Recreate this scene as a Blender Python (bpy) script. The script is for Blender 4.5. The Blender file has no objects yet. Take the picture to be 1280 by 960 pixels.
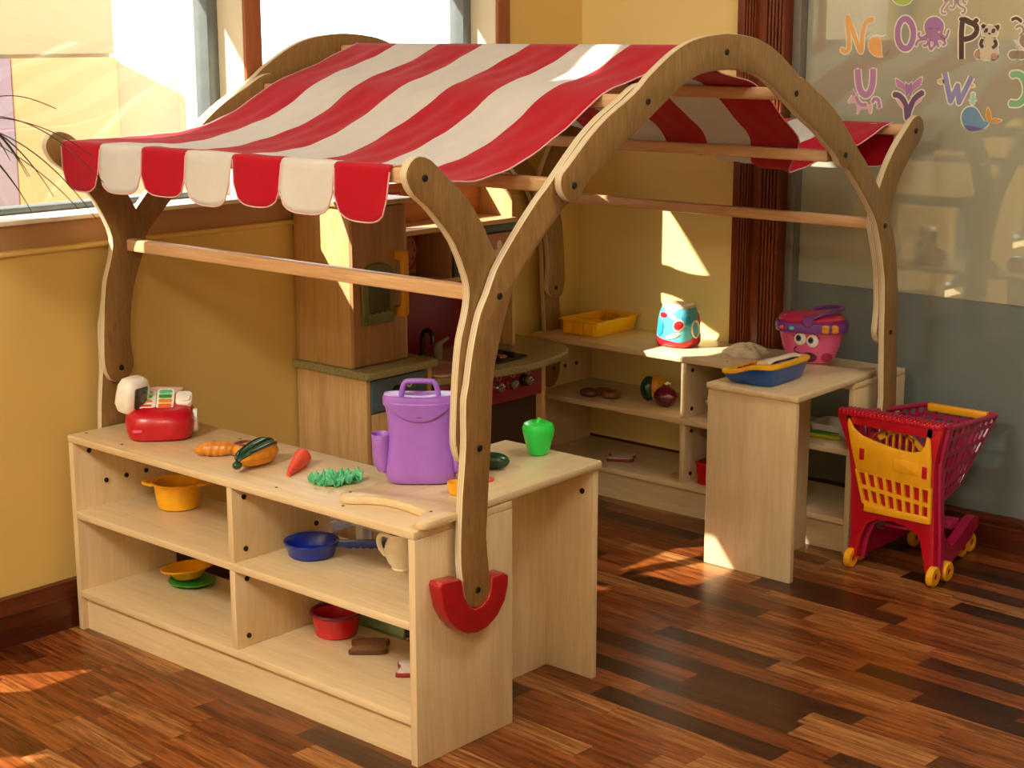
import bpy, bmesh, math, random
from mathutils import Vector, Matrix
S = bpy.context.scene
COL = S.collection
PI = math.pi
random.seed(4)

# ------------------------------------------------------------------ helpers
def tag(o, label=None, cat=None, group=None, kind=None):
    if label: o['label'] = label
    if cat: o['category'] = cat
    if group: o['group'] = group
    if kind: o['kind'] = kind
    return o

def thing(name, label, cat, loc=(0, 0, 0), rz=0.0, group=None):
    o = bpy.data.objects.new(name, None)
    o.empty_display_size = 0.02
    COL.objects.link(o)
    o.location = loc
    o.rotation_euler = (0, 0, rz)
    return tag(o, label, cat, group)

def obj(name, bm, mats, parent=None, loc=(0, 0, 0), rot=(0, 0, 0), ang=40):
    me = bpy.data.meshes.new(name)
    bmesh.ops.recalc_face_normals(bm, faces=bm.faces[:])
    bm.to_mesh(me)
    bm.free()
    if not isinstance(mats, (list, tuple)): mats = [mats]
    for m in mats: me.materials.append(m)
    if ang:
        me.shade_smooth()
        me.set_sharp_from_angle(angle=math.radians(ang))
    o = bpy.data.objects.new(name, me)
    COL.objects.link(o)
    o.location = loc
    o.rotation_euler = rot
    if parent: o.parent = parent
    return o

def NB(): return bmesh.new()

def bx(bm, x0, x1, y0, y1, z0, z1, bev=0.0, mat=0, M=None, seg=2):
    r = bmesh.ops.create_cube(bm, size=1.0)
    vs = r['verts']
    for v in vs:
        v.co = Vector((x0 + (v.co.x + .5) * (x1 - x0), y0 + (v.co.y + .5) * (y1 - y0), z0 + (v.co.z + .5) * (z1 - z0)))
    fs = set(f for v in vs for f in v.link_faces)
    for f in fs: f.material_index = mat
    if bev > 0:
        es = list(set(e for v in vs for e in v.link_edges))
        rr = bmesh.ops.bevel(bm, geom=es, offset=bev, segments=seg, profile=.5, affect='EDGES', clamp_overlap=True)
        vs = list(set(v for f in rr['faces'] for v in f.verts) | set(v for v in vs if v.is_valid))
        for f in rr['faces']: f.material_index = mat
    if M is not None:
        for v in vs: v.co = M @ v.co
    return vs

def smoothpoly(pts, n=3, closed=True):
    """Catmull-Rom resample of a polygon"""
    out = []
    N = len(pts)
    rng = range(N) if closed else range(N - 1)
    for i in rng:
        if closed:
            p0, p1, p2, p3 = pts[(i - 1) % N], pts[i], pts[(i + 1) % N], pts[(i + 2) % N]
        else:
            p0, p1, p2, p3 = pts[max(i - 1, 0)], pts[i], pts[i + 1], pts[min(i + 2, N - 1)]
        for k in range(n):
            t = k / n
            out.append(tuple(.5 * ((2 * b) + (-a + c) * t + (2 * a - 5 * b + 4 * c - d) * t * t + (-a + 3 * b - 3 * c + d) * t ** 3)
                             for a, b, c, d in zip(p0, p1, p2, p3)))
    if not closed: out.append(tuple(pts[-1]))
    return out

def prism(bm, pts, plane, a, b, bev=0.0, mat=0, M=None, seg=2):
    """extrude polygon between a and b along the axis normal to plane"""
    def P(p, h):
        if plane == 'yz': v = Vector((h, p[0], p[1]))
        elif plane == 'xz': v = Vector((p[0], h, p[1]))
        else: v = Vector((p[0], p[1], h))
        return v
    va = [bm.verts.new(P(p, a)) for p in pts]
    vb = [bm.verts.new(P(p, b)) for p in pts]
    fa = bm.faces.new(va)
    fb = bm.faces.new(vb[::-1])
    fs = [fa, fb]
    N = len(pts)
    for i in range(N):
        fs.append(bm.faces.new([va[i], vb[i], vb[(i + 1) % N], va[(i + 1) % N]]))
    for f in fs: f.material_index = mat
    vs = set(va + vb)
    if bev > 0:
        bm.normal_update()
        es = [e for e in list(fa.edges) + list(fb.edges)]
        rr = bmesh.ops.bevel(bm, geom=es, offset=bev, segments=seg, profile=.5, affect='EDGES', clamp_overlap=True)
        for f in rr['faces']:
            f.material_index = mat
            vs |= set(f.verts)
        vs = set(v for v in vs if v.is_valid)
    if M is not None:
        for v in vs: v.co = M @ v.co
    return vs

def loft(bm, rings, cap=True, mat=0, M=None, closed_ring=True):
    rows = []
    for r in rings:
        rows.append([bm.verts.new(Vector(p) if M is None else M @ Vector(p)) for p in r])
    n = len(rings[0])
    for i in range(len(rows) - 1):
        for k in range(n if closed_ring else n - 1):
            f = bm.faces.new([rows[i][k], rows[i][(k + 1) % n], rows[i + 1][(k + 1) % n], rows[i + 1][k]])
            f.material_index = mat
    if cap:
        f = bm.faces.new(rows[0][::-1]); f.material_index = mat
        f = bm.faces.new(rows[-1]); f.material_index = mat
    return rows

def lathe(bm, prof, seg=32, c=(0, 0, 0), mat=0, M=None, sx=1.0, sy=1.0):
    """prof: (radius, z) pairs; zero radius ends close"""
    rows = []
    for r, z in prof:
        if r < 1e-6:
            rows.append([bm.verts.new((c[0], c[1], c[2] + z))])
        else:
            rows.append([bm.verts.new((c[0] + r * sx * math.cos(2 * PI * k / seg), c[1] + r * sy * math.sin(2 * PI * k / seg), c[2] + z)) for k in range(seg)])
    fs = []
    for a, b in zip(rows, rows[1:]):
        for k in range(seg):
            k2 = (k + 1) % seg
            if len(a) == 1 and len(b) == 1: continue
            if len(a) == 1: fs.append(bm.faces.new([a[0], b[k2], b[k]]))
            elif len(b) == 1: fs.append(bm.faces.new([a[k], a[k2], b[0]]))
            else: fs.append(bm.faces.new([a[k], a[k2], b[k2], b[k]]))
    for f in fs: f.material_index = mat
    if M is not None:
        for r in rows:
            for v in r: v.co = M @ v.co
    return fs

def tube(bm, pts, rad, seg=10, mat=0, M=None, flat=1.0, closed=False):
    pts = [Vector(p) for p in pts]
    n = len(pts)
    rads = rad if isinstance(rad, (list, tuple)) else [rad] * n
    rings = []
    up = None
    for i, p in enumerate(pts):
        if closed: t = pts[(i + 1) % n] - pts[(i - 1) % n]
        else: t = pts[min(i + 1, n - 1)] - pts[max(i - 1, 0)]
        t.normalize()
        if up is None:
            up = Vector((0, 0, 1)) if abs(t.z) < .9 else Vector((0, 1, 0))
        u = (up - t * up.dot(t))
        if u.length < 1e-5: u = t.orthogonal()
        u.normalize()
        up = u
        w = t.cross(u)
        rings.append([p + (u * math.cos(2 * PI * k / seg) * flat + w * math.sin(2 * PI * k / seg)) * rads[i] for k in range(seg)])
    if closed:
        rings.append(rings[0])
        loft(bm, rings, cap=False, mat=mat, M=M)
        bmesh.ops.remove_doubles(bm, verts=bm.verts[:], dist=1e-6)
    else:
        loft(bm, rings, cap=True, mat=mat, M=M)

def cyl(bm, p0, p1, r, seg=16, mat=0, bev=0):
    p0, p1 = Vector(p0), Vector(p1)
    d = (p1 - p0).normalized()
    h = (p1 - p0).length
    M = Matrix.Translation(p0) @ d.to_track_quat('Z', 'Y').to_matrix().to_4x4()
    if bev: lathe(bm, [(0, 0), (r - bev, 0), (r, bev), (r, h - bev), (r - bev, h), (0, h)], seg, mat=mat, M=M)
    else: lathe(bm, [(0, 0), (r, 0), (r, h), (0, h)], seg, mat=mat, M=M)

def ell(bm, c, rx, ry, rz, seg=24, rings=12, mat=0, M=None):
    T = Matrix.Translation(Vector(c)) @ Matrix.Diagonal((rx, ry, rz, 1))
    if M is not None: T = M @ T
    prof = [(math.sin(PI * i / rings), -math.cos(PI * i / rings)) for i in range(rings + 1)]
    prof[0] = (0, -1); prof[-1] = (0, 1)
    lathe(bm, prof, seg, mat=mat, M=T)

def rrect(w, d, r, n=5, cx=0, cy=0):
    out = []
    for sx, sy, a0 in ((1, 1, 0), (-1, 1, 90), (-1, -1, 180), (1, -1, 270)):
        for k in range(n + 1):
            a = math.radians(a0 + 90 * k / n)
            out.append((cx + sx * (w / 2 - r) + r * math.cos(a), cy + sy * (d / 2 - r) + r * math.sin(a)))
    return out

def sring(w, d, z, e=2.6, n=40, cx=0, cy=0):
    """superellipse ring"""
    out = []
    for k in range(n):
        a = 2 * PI * k / n
        c, s = math.cos(a), math.sin(a)
        out.append((cx + w / 2 * math.copysign(abs(c) ** (2 / e), c), cy + d / 2 * math.copysign(abs(s) ** (2 / e), s), z))
    return out

def circ(r, n=32, cx=0, cy=0, ry=None):
    return [(cx + r * math.cos(2 * PI * k / n), cy + (ry or r) * math.sin(2 * PI * k / n)) for k in range(n)]

# ------------------------------------------------------------------ materials
def hexc(s):
    s = s.lstrip('#')
    v = [int(s[i:i + 2], 16) / 255 for i in (0, 2, 4)]
    return tuple(((c + .055) / 1.055) ** 2.4 if c > .04045 else c / 12.92 for c in v) + (1,)

class NT:
    def __init__(s, name):
        s.m = bpy.data.materials.new(name); s.m.use_nodes = True
        s.t = s.m.node_tree; s.n = s.t.nodes; s.b = s.n['Principled BSDF']
    def N(s, typ, **kw):
        x = s.n.new(typ)
        for k, v in kw.items(): setattr(x, k, v)
        return x
    def L(s, a, b): s.t.links.new(a, b)
    def math(s, op, a, b=None, c=None):
        x = s.N('ShaderNodeMath', operation=op)
        for i, v in enumerate((a, b, c)):
            if v is None: continue
            if isinstance(v, (int, float)): x.inputs[i].default_value = v
            else: s.L(v, x.inputs[i])
        return x.outputs[0]
    def mix(s, f, a, b, typ='MIX'):
        x = s.N('ShaderNodeMix', data_type='RGBA', blend_type=typ)
        for i, v in ((0, f), (6, a), (7, b)):
            if isinstance(v, (int, float, tuple)): x.inputs[i].default_value = v
            else: s.L(v, x.inputs[i])
        return x.outputs[2]
    def ramp(s, f, stops):
        x = s.N('ShaderNodeValToRGB')
        e = x.color_ramp.elements
        while len(e) < len(stops): e.new(.5)
        for i, (p, c) in enumerate(stops): e[i].position = p; e[i].color = c
        s.L(f, x.inputs[0]); return x.outputs[0]
    def coord(s, scale=(1, 1, 1), rot=(0, 0, 0), out='Object'):
        tc = s.N('ShaderNodeTexCoord'); mp = s.N('ShaderNodeMapping')
        mp.inputs['Scale'].default_value = scale; mp.inputs['Rotation'].default_value = rot
        s.L(tc.outputs[out], mp.inputs['Vector']); return mp.outputs[0]
    def noise(s, vec, scale, detail=3, rough=.55, dist=0):
        x = s.N('ShaderNodeTexNoise'); x.inputs['Scale'].default_value = scale
        x.inputs['Detail'].default_value = detail; x.inputs['Roughness'].default_value = rough
        x.inputs['Distortion'].default_value = dist
        s.L(vec, x.inputs['Vector']); return x.outputs[0]
    def bump(s, h, strength=.2, dist=.002):
        x = s.N('ShaderNodeBump'); x.inputs['Strength'].default_value = strength; x.inputs['Distance'].default_value = dist
        s.L(h, x.inputs['Height']); s.L(x.outputs[0], s.b.inputs['Normal'])

def plain(name, c, rough=.4, spec=.5, metal=0, var=.05, scale=30, coat=0, bump=0, sub=0, trans=0):
    t = NT(name)
    c = hexc(c) if isinstance(c, str) else c
    if var:
        f = t.noise(t.coord(), scale, 3)
        d = tuple(max(0, x * (1 - var * 2)) for x in c[:3]) + (1,)
        l = tuple(min(1, x * (1 + var)) for x in c[:3]) + (1,)
        t.L(t.ramp(f, [(.3, d), (.7, l)]), t.b.inputs['Base Color'])
        if bump: t.bump(f, bump, .003)
    else: t.b.inputs['Base Color'].default_value = c
    t.b.inputs['Roughness'].default_value = rough
    t.b.inputs['Metallic'].default_value = metal
    t.b.inputs['Specular IOR Level'].default_value = spec
    t.b.inputs['Coat Weight'].default_value = coat
    t.b.inputs['Coat Roughness'].default_value = .15
    if sub:
        t.b.inputs['Subsurface Weight'].default_value = sub
        t.b.inputs['Subsurface Radius'].default_value = (.02, .015, .01)
        t.b.inputs['Subsurface Scale'].default_value = .5
    t.b.inputs['Transmission Weight'].default_value = trans
    return t.m

def wood(name, dark, light, axis='x', sc=9, stretch=14, rough=.4, fine=.35, spec=.4, coat=0.0):
    """grain runs along axis"""
    t = NT(name)
    s = {'x': (1, stretch, stretch), 'y': (stretch, 1, stretch), 'z': (stretch, stretch, 1)}[axis]
    v = t.coord(s)
    a = t.noise(v, sc * .35, 5, .6, .6)
    b = t.noise(v, sc * 1.6, 2, .6, .2)
    f = t.math('ADD', t.math('MULTIPLY', a, 1 - fine), t.math('MULTIPLY', b, fine))
    dk, lt = hexc(dark), hexc(light)
    mid = tuple((x + y) / 2 for x, y in zip(dk, lt))
    t.L(t.ramp(f, [(.33, dk), (.5, mid), (.66, lt)]), t.b.inputs['Base Color'])
    t.b.inputs['Roughness'].default_value = rough
    t.b.inputs['Specular IOR Level'].default_value = spec
    t.b.inputs['Coat Weight'].default_value = coat
    t.bump(f, .08, .001)
    return t.m

def ply(name, dark, light, edge_light):
    """birch plywood: grain on the faces, laminated layers on the cut edges (layers stack along x)"""
    t = NT(name)
    v = t.coord((10, 14, 2.2))
    a = t.noise(v, 6, 5, .6, 1.2)
    dk, lt = hexc(dark), hexc(light)
    face = t.ramp(a, [(.32, dk), (.66, lt)])
    w = t.N('ShaderNodeTexWave', wave_type='BANDS', bands_direction='X')
    w.inputs['Scale'].default_value = 55; w.inputs['Distortion'].default_value = .6
    t.L(t.coord(), w.inputs['Vector'])
    e = hexc(edge_light)
    edge = t.ramp(w.outputs['Fac'], [(.1, tuple(x * .72 for x in e[:3]) + (1,)), (.6, e)])
    g = t.N('ShaderNodeNewGeometry'); sp = t.N('ShaderNodeSeparateXYZ')
    t.L(g.outputs['True Normal'], sp.inputs[0])
    ax = t.math('ABSOLUTE', sp.outputs[0])
    isf = t.math('GREATER_THAN', ax, .6)
    t.L(t.mix(isf, edge, face), t.b.inputs['Base Color'])
    t.b.inputs['Roughness'].default_value = .42
    t.b.inputs['Specular IOR Level'].default_value = .35
    return t.m

def floor_mat():
    t = NT('parquet')
    tc = t.N('ShaderNodeTexCoord'); sp = t.N('ShaderNodeSeparateXYZ')
    mp = t.N('ShaderNodeMapping'); mp.inputs['Rotation'].default_value = (0, 0, math.radians(2.5))
    t.L(tc.outputs['Object'], mp.inputs['Vector']); t.L(mp.outputs[0], sp.inputs[0])
    X, Y = sp.outputs[0], sp.outputs[1]
    row = t.math('FLOOR', t.math('DIVIDE', t.math('ADD', Y, 20.02), .066))
    wn = t.N('ShaderNodeTexWhiteNoise', noise_dimensions='1D'); t.L(row, wn.inputs['W'])
    r1 = wn.outputs[0]
    u = t.math('ADD', t.math('DIVIDE', t.math('ADD', X, 20), t.math('ADD', .3, t.math('MULTIPLY', r1, .22))), t.math('MULTIPLY', r1, 13.7))
    col = t.math('FLOOR', u)
    cv = t.N('ShaderNodeCombineXYZ'); t.L(row, cv.inputs[0]); t.L(col, cv.inputs[1])
    w2 = t.N('ShaderNodeTexWhiteNoise', noise_dimensions='2D'); t.L(cv.outputs[0], w2.inputs['Vector'])
    rid = w2.outputs[0]
    # grain, shifted per block
    gv = t.N('ShaderNodeCombineXYZ')
    t.L(t.math('ADD', t.math('MULTIPLY', X, 2.2), t.math('MULTIPLY', rid, 31)), gv.inputs[0])
    t.L(t.math('MULTIPLY', Y, 30), gv.inputs[1]); t.L(t.math('MULTIPLY', rid, 17), gv.inputs[2])
    g1 = t.noise(gv.outputs[0], 1.6, 6, .62, 1.6)
    gv2 = t.N('ShaderNodeCombineXYZ')
    t.L(t.math('MULTIPLY', X, 6), gv2.inputs[0]); t.L(t.math('MULTIPLY', Y, 160), gv2.inputs[1]); t.L(t.math('MULTIPLY', rid, 9), gv2.inputs[2])
    g2 = t.noise(gv2.outputs[0], 1.5, 3, .6)
    base = t.ramp(rid, [(0, hexc('#40200f')), (.13, hexc('#542c16')), (.22, hexc('#7c4019')), (.45, hexc('#944f22')), (.75, hexc('#a5602c')), (1, hexc('#bb7f48'))])
    dark = t.mix(1.0, base, (.36, .28, .22, 1), 'MULTIPLY')
    f1 = t.ramp(g1, [(.38, (0, 0, 0, 1)), (.60, (1, 1, 1, 1))])
    c = t.mix(f1, dark, base)
    f2 = t.ramp(g2, [(.32, (.52, .48, .44, 1)), (.62, (1.0, 1.0, 1.0, 1))])
    c = t.mix(1.0, c, f2, 'MULTIPLY')
    # joints
    fy = t.math('FRACT', t.math('DIVIDE', t.math('ADD', Y, 20.02), .066)); fx = t.math('FRACT', u)
    j = t.math('MAXIMUM', t.math('LESS_THAN', fy, .02), t.math('LESS_THAN', fx, .005))
    c = t.mix(t.math('MULTIPLY', j, .55), c, (.03, .012, .006, 1))
    t.L(c, t.b.inputs['Base Color'])
    t.L(t.math('ADD', .24, t.math('MULTIPLY', g2, .12)), t.b.inputs['Roughness'])
    t.b.inputs['Specular IOR Level'].default_value = .45
    t.bump(g2, .04, .001)
    return t.m

def wall_mat(name, c):
    t = NT(name)
    f = t.noise(t.coord(), 60, 3)
    g = t.noise(t.coord(), 1.3, 2)
    c = hexc(c)
    t.L(t.ramp(g, [(.3, tuple(x * .94 for x in c[:3]) + (1,)), (.7, c)]), t.b.inputs['Base Color'])
    t.b.inputs['Roughness'].default_value = .5
    t.b.inputs['Specular IOR Level'].default_value = .3
    t.bump(f, .05, .002)
    return t.m

def fabric(name, c, trans=.25):
    t = NT(name)
    c = hexc(c)
    wv = t.coord((1, 1, 1))
    f = t.noise(wv, 900, 2)
    g = t.noise(wv, 14, 3)
    k = t.mix(.5, t.ramp(g, [(.3, tuple(x * .9 for x in c[:3]) + (1,)), (.7, c)]), t.ramp(f, [(.3, tuple(x * .8 for x in c[:3]) + (1,)), (.7, c)]))
    t.L(k, t.b.inputs['Base Color'])
    t.b.inputs['Roughness'].default_value = .9
    t.b.inputs['Specular IOR Level'].default_value = .15
    t.b.inputs['Sheen Weight'].default_value = .15
    tr = t.N('ShaderNodeBsdfTranslucent'); t.L(k, tr.inputs[0])
    mx = t.N('ShaderNodeMixShader'); mx.inputs[0].default_value = trans
    t.L(t.b.outputs[0], mx.inputs[1]); t.L(tr.outputs[0], mx.inputs[2])
    t.L(mx.outputs[0], t.n['Material Output'].inputs[0])
    t.bump(f, .12, .001)
    return t.m

def glass_mat(name, tint=(1, 1, 1, 1), refl=1.0, rough=0.0, haze=None, hz=.0):
    """thin pane: transparent + mirror reflection by angle (+ a share of milky haze)"""
    t = NT(name)
    t.n.remove(t.b)
    tp = t.N('ShaderNodeBsdfTransparent'); tp.inputs[0].default_value = tint
    gl = t.N('ShaderNodeBsdfGlossy'); gl.inputs['Roughness'].default_value = rough
    lw = t.N('ShaderNodeLayerWeight'); lw.inputs['Blend'].default_value = .5
    fac = t.math('MINIMUM', t.math('MULTIPLY', t.math('ADD', .04, t.math('MULTIPLY', t.math('POWER', lw.outputs['Facing'], 5), .96)), refl), 1.0)
    body = tp.outputs[0]
    if haze is not None:
        df = t.N('ShaderNodeBsdfDiffuse'); df.inputs[0].default_value = haze
        m0 = t.N('ShaderNodeMixShader'); m0.inputs[0].default_value = hz
        t.L(body, m0.inputs[1]); t.L(df.outputs[0], m0.inputs[2]); body = m0.outputs[0]
    mx = t.N('ShaderNodeMixShader'); t.L(fac, mx.inputs[0])
    t.L(body, mx.inputs[1]); t.L(gl.outputs[0], mx.inputs[2])
    t.L(mx.outputs[0], t.n['Material Output'].inputs[0])
    return t.m

def emit(name, c, s):
    t = NT(name); t.n.remove(t.b)
    e = t.N('ShaderNodeEmission'); e.inputs[0].default_value = c; e.inputs[1].default_value = s
    t.L(e.outputs[0], t.n['Material Output'].inputs[0])
    return t.m

M_MAPLE_X = wood('maple_laminate_x', '#d3b88a', '#e4cfa4', 'x', 7, 12, .33)
M_MAPLE_Z = wood('maple_laminate_z', '#d0b588', '#e1cba1', 'z', 7, 12, .36)
M_MAPLE_Y = wood('maple_laminate_y', '#d3b88a', '#e4cfa4', 'y', 7, 12, .33)
M_EDGE = wood('maple_edge_band', '#ddb98a', '#ead0a4', 'x', 10, 12, .4)
M_EDGE_DARK = wood('beech_edge_band', '#9c6c3e', '#b98a58', 'x', 10, 12, .45)
M_PLY = ply('birch_plywood', '#7f5f34', '#977442', '#dccba8')
M_BAR = wood('beech_bar', '#c0905f', '#dcb588', 'x', 9, 16, .4)
M_FLOOR = floor_mat()
M_WALL = wall_mat('yellow_wall_paint', '#e2c372')
M_WALL_B = wall_mat('pale_yellow_wall_paint', '#efd994')
M_SILLWALL = wall_mat('tan_window_surround', '#b58d62')
M_JAMB = wall_mat('cream_window_jamb', '#e2d8bb')
M_SILL = plain('white_window_ledge', '#ece6d6', .35)
M_POST = wood('redwood_post', '#8f5030', '#a8643c', 'z', 7, 12, .4)
M_SKIRT = wood('mahogany_skirting', '#38140a', '#5c2812', 'x', 8, 12, .3)
M_SKIRT_Y = wood('mahogany_skirting_y', '#38140a', '#5c2812', 'y', 8, 12, .3)
M_FRAME = wood('mahogany_frame', '#5a2410', '#8a4420', 'z', 9, 12, .3)
M_CEIL = plain('white_ceiling', '#f1ece0', .8)
M_WHITEWALL = wall_mat('cream_wall_paint', '#e9d9b0')
M_ALU = plain('grey_window_frame', '#6f7879', .4, metal=.3)
M_GASKET = plain('grey_gasket', '#77746a', .5)
M_RED_CLOTH = fabric('red_canvas', '#c8122c')
M_WHITE_CLOTH = fabric('white_canvas', '#e8e6e2')
M_PIPING = fabric('pink_thread', '#eeb9bb', .1)
M_BOLT = plain('dark_bolt', '#3a332c', .4, metal=.8)
M_STEEL = plain('steel', '#b9b7b0', .25, metal=.95, var=.02)
M_DARKSTEEL = plain('dark_chrome', '#4a4038', .2, metal=.9, var=.02)
M_REDPAINT = plain('red_paint', '#a90f17', .3, coat=.3)
M_WINGLASS = glass_mat('window_glass', (1, 1, 1, 1), 2.2)
M_DOORGLASS = glass_mat('partition_glass', (.50, .56, .54, 1), 1.3, .03, hexc('#939e98'), .55)
M_FILM = glass_mat('frosted_film', (.5, .53, .47, 1), 5.5, .012, hexc('#c4c8b0'), .72)
# ------------------------------------------------------------------ camera
cam_d = bpy.data.cameras.new('camera'); cam = bpy.data.objects.new('camera', cam_d); COL.objects.link(cam)
cam.location = (3.3245, -2.1425, 1.4594)
cam.rotation_mode = 'XYZ'
cam.rotation_euler = (PI / 2 - .2158, .0008, .7206)
cam_d.sensor_width = 36; cam_d.lens = 2009.66 * 36 / 1280
cam_d.clip_start = .05
S.camera = cam

# ------------------------------------------------------------------ room shell
WX = -.065; WT = -.30; YB = 2.066; XR = 5.2; YF = -4.2; H = 3.1
def struct(name, bm, mats, parent=None, ang=40):
    o = obj(name, bm, mats, parent, ang=ang)
    if parent is None: o['kind'] = 'structure'
    return o

b = NB(); bx(b, WT, XR + .1, YF - .1, 4.2, -.06, 0); struct('floor', b, M_FLOOR)
b = NB(); bx(b, WT, XR + .1, YF - .1, 4.2, H, H + .08); struct('ceiling', b, M_CEIL)

HOLES = [(-.28, 1.705, .952, 2.08), (-.98, -.524, .24, .70), (-1.75, -1.24, .40, 1.10), (-.78, -.18, 2.60, 2.98), (.42, 1.16, 2.12, 2.52)]
ycut = sorted(set([YF - .1, 2.4] + [q for h in HOLES for q in h[:2]])); zcut = sorted(set([0, H] + [q for h in HOLES for q in h[2:]]))
b = NB()
for ya, yb in zip(ycut, ycut[1:]):
    run = None
    for za, zb in zip(zcut, zcut[1:]):
        hole = any(h[0] <= ya and yb <= h[1] and h[2] <= za and zb <= h[3] for h in HOLES)
        if not hole: run = (run[0] if run else za, zb)
        if run and (hole or zb == H):
            bx(b, WT, WX, ya, yb, run[0], run[1]); run = None
struct('wall_left', b, M_WALL, ang=0)
b = NB()
bx(b, WT, WX - .008, -.28, 1.705, .952, 1.012)
struct('trim_1', b, M_SILLWALL, ang=0)                      # tan apron under the windows
b = NB()
bx(b, WT, WX + .006, -.28, 1.705, 1.012, 1.024, .003)
struct('trim_2', b, M_SILL)                                 # white window ledge
b = NB(); bx(b, WX, WX + .012, -.28, 2.066, .940, .952, .004); struct('trim_3', b, M_WALL)
def mullion(n, y0, y1):
    b = NB()
    bx(b, WT, WX - .008, y0, y1, 1.024, 2.08, mat=0)
    bx(b, WX - .008, WX + .004, y0, y1, 1.024, 2.08, .002, mat=1)
    struct('trim_%d' % n, b, [M_JAMB, M_POST])
mullion(4, .65, .705); mullion(5, 1.649, 1.705)

def window(n, y0, y1, z0=1.024, z1=2.08, fw=.036):
    b = NB()
    for a0, a1, c0, c1 in ((y0, y0 + fw, z0, z1), (y1 - fw, y1, z0, z1), (y0 + fw, y1 - fw, z0, z0 + .016), (y0 + fw, y1 - fw, z1 - .03, z1)):
        bx(b, -.235, -.175, a0, a1, c0, c1, .003)
    w = struct('window_%d' % n, b, M_ALU)
    b = NB(); bx(b, -.214, -.208, y0 + fw - .004, y1 - fw + .004, z0 + .012, z1 - .026)
    obj('pane', b, M_WINGLASS, w, ang=0)
window(1, -.28, .65); window(2, .705, 1.649)
window(3, -.98, -.524, .24, .70, .02); window(4, -1.75, -1.24, .40, 1.10, .02); window(6, -.78, -.18, 2.60, 2.98, .02); window(7, .42, 1.16, 2.12, 2.52, .02)  # unseen openings added to throw sun patches on floor and canopy

b = NB()
bx(b, WT, .556, YB, 2.4, 0, H)
struct('wall_back', b, M_WALL_B, ang=0)
b = NB(); bx(b, XR, XR + .1, YF - .1, 4.2, 0, H); struct('wall_right', b, M_WHITEWALL, ang=0)
b = NB(); bx(b, WT, XR, YF - .1, YF, 0, H); struct('wall_front', b, M_WHITEWALL, ang=0)
# passage behind the glass partition
b = NB(); bx(b, .45, XR, 4.1, 4.2, 0, H); bx(b, .45, .556, 2.4, 4.1, 0, H); struct('wall_far', b, M_WHITEWALL, ang=0)

def skirting_poly(h, t):
    return [(0, 0), (t, 0), (t, h * .72), (t * .8, h * .78), (t * .75, h * .84), (t * .55, h * .9), (t * .45, h), (0, h)]
b = NB()
prism(b, [(WX + p[0], p[1]) for p in skirting_poly(.112, .048)], 'xz', YF, .76)
struct('baseboard_left', b, M_SKIRT_Y)
b = NB()
prism(b, [(YB - p[0] * .4, p[1]) for p in skirting_poly(.112, .02)], 'yz', WX, .55)
struct('baseboard_back', b, M_SKIRT)
b = NB()
prism(b, [(2.14 - p[0], p[1]) for p in skirting_poly(.095, .045)], 'yz', .742, XR)
bx(b, .742, XR, 2.10, 2.14, .02, .085, .004)
struct('baseboard_right', b, M_SKIRT)
# fluted mahogany door post
pts = [(.554, 2.2), (.554, 2.045), (.575, 2.045)]
def flutes(x0, x1, n, y, d):
    w = (x1 - x0) / n
    out = []
    for i in range(n):
        a = x0 + i * w
        out += [(a + w * .08, y), (a + w * .2, y + d), (a + w * .42, y + d), (a + w * .55, y), (a + w * .9, y - .001)]
    return out
pts += flutes(.577, .617, 4, 2.047, .010) + [(.618, 2.062), (.650, 2.062), (.651, 2.052)] + flutes(.652, .712, 5, 2.052, .011) + [(.714, 2.055), (.716, 2.2)]
b = NB(); prism(b, pts, 'xy', 0, H); struct('trim_6', b, M_FRAME, ang=20)
b = NB(); bx(b, .716, .744, 2.095, 2.19, 0, H, .003); struct('trim_7', b, M_GASKET)
b = NB(); bx(b, .744, XR, 2.132, 2.142, .08, H); w5 = struct('window_5', b, M_DOORGLASS, ang=0)
b = NB(); bx(b, .746, XR, 2.1305, 2.1315, .709, H); obj('frosted_film', b, M_FILM, w5, ang=0)

# ------------------------------------------------------------------ shelf units
L = 1.187; D = .292; T = .018
def bolt_disc(bm, p, axis, r=.006, h=.003):
    d = Vector(axis)
    cyl(bm, Vector(p), Vector(p) + d * h, r, 12)

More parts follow.
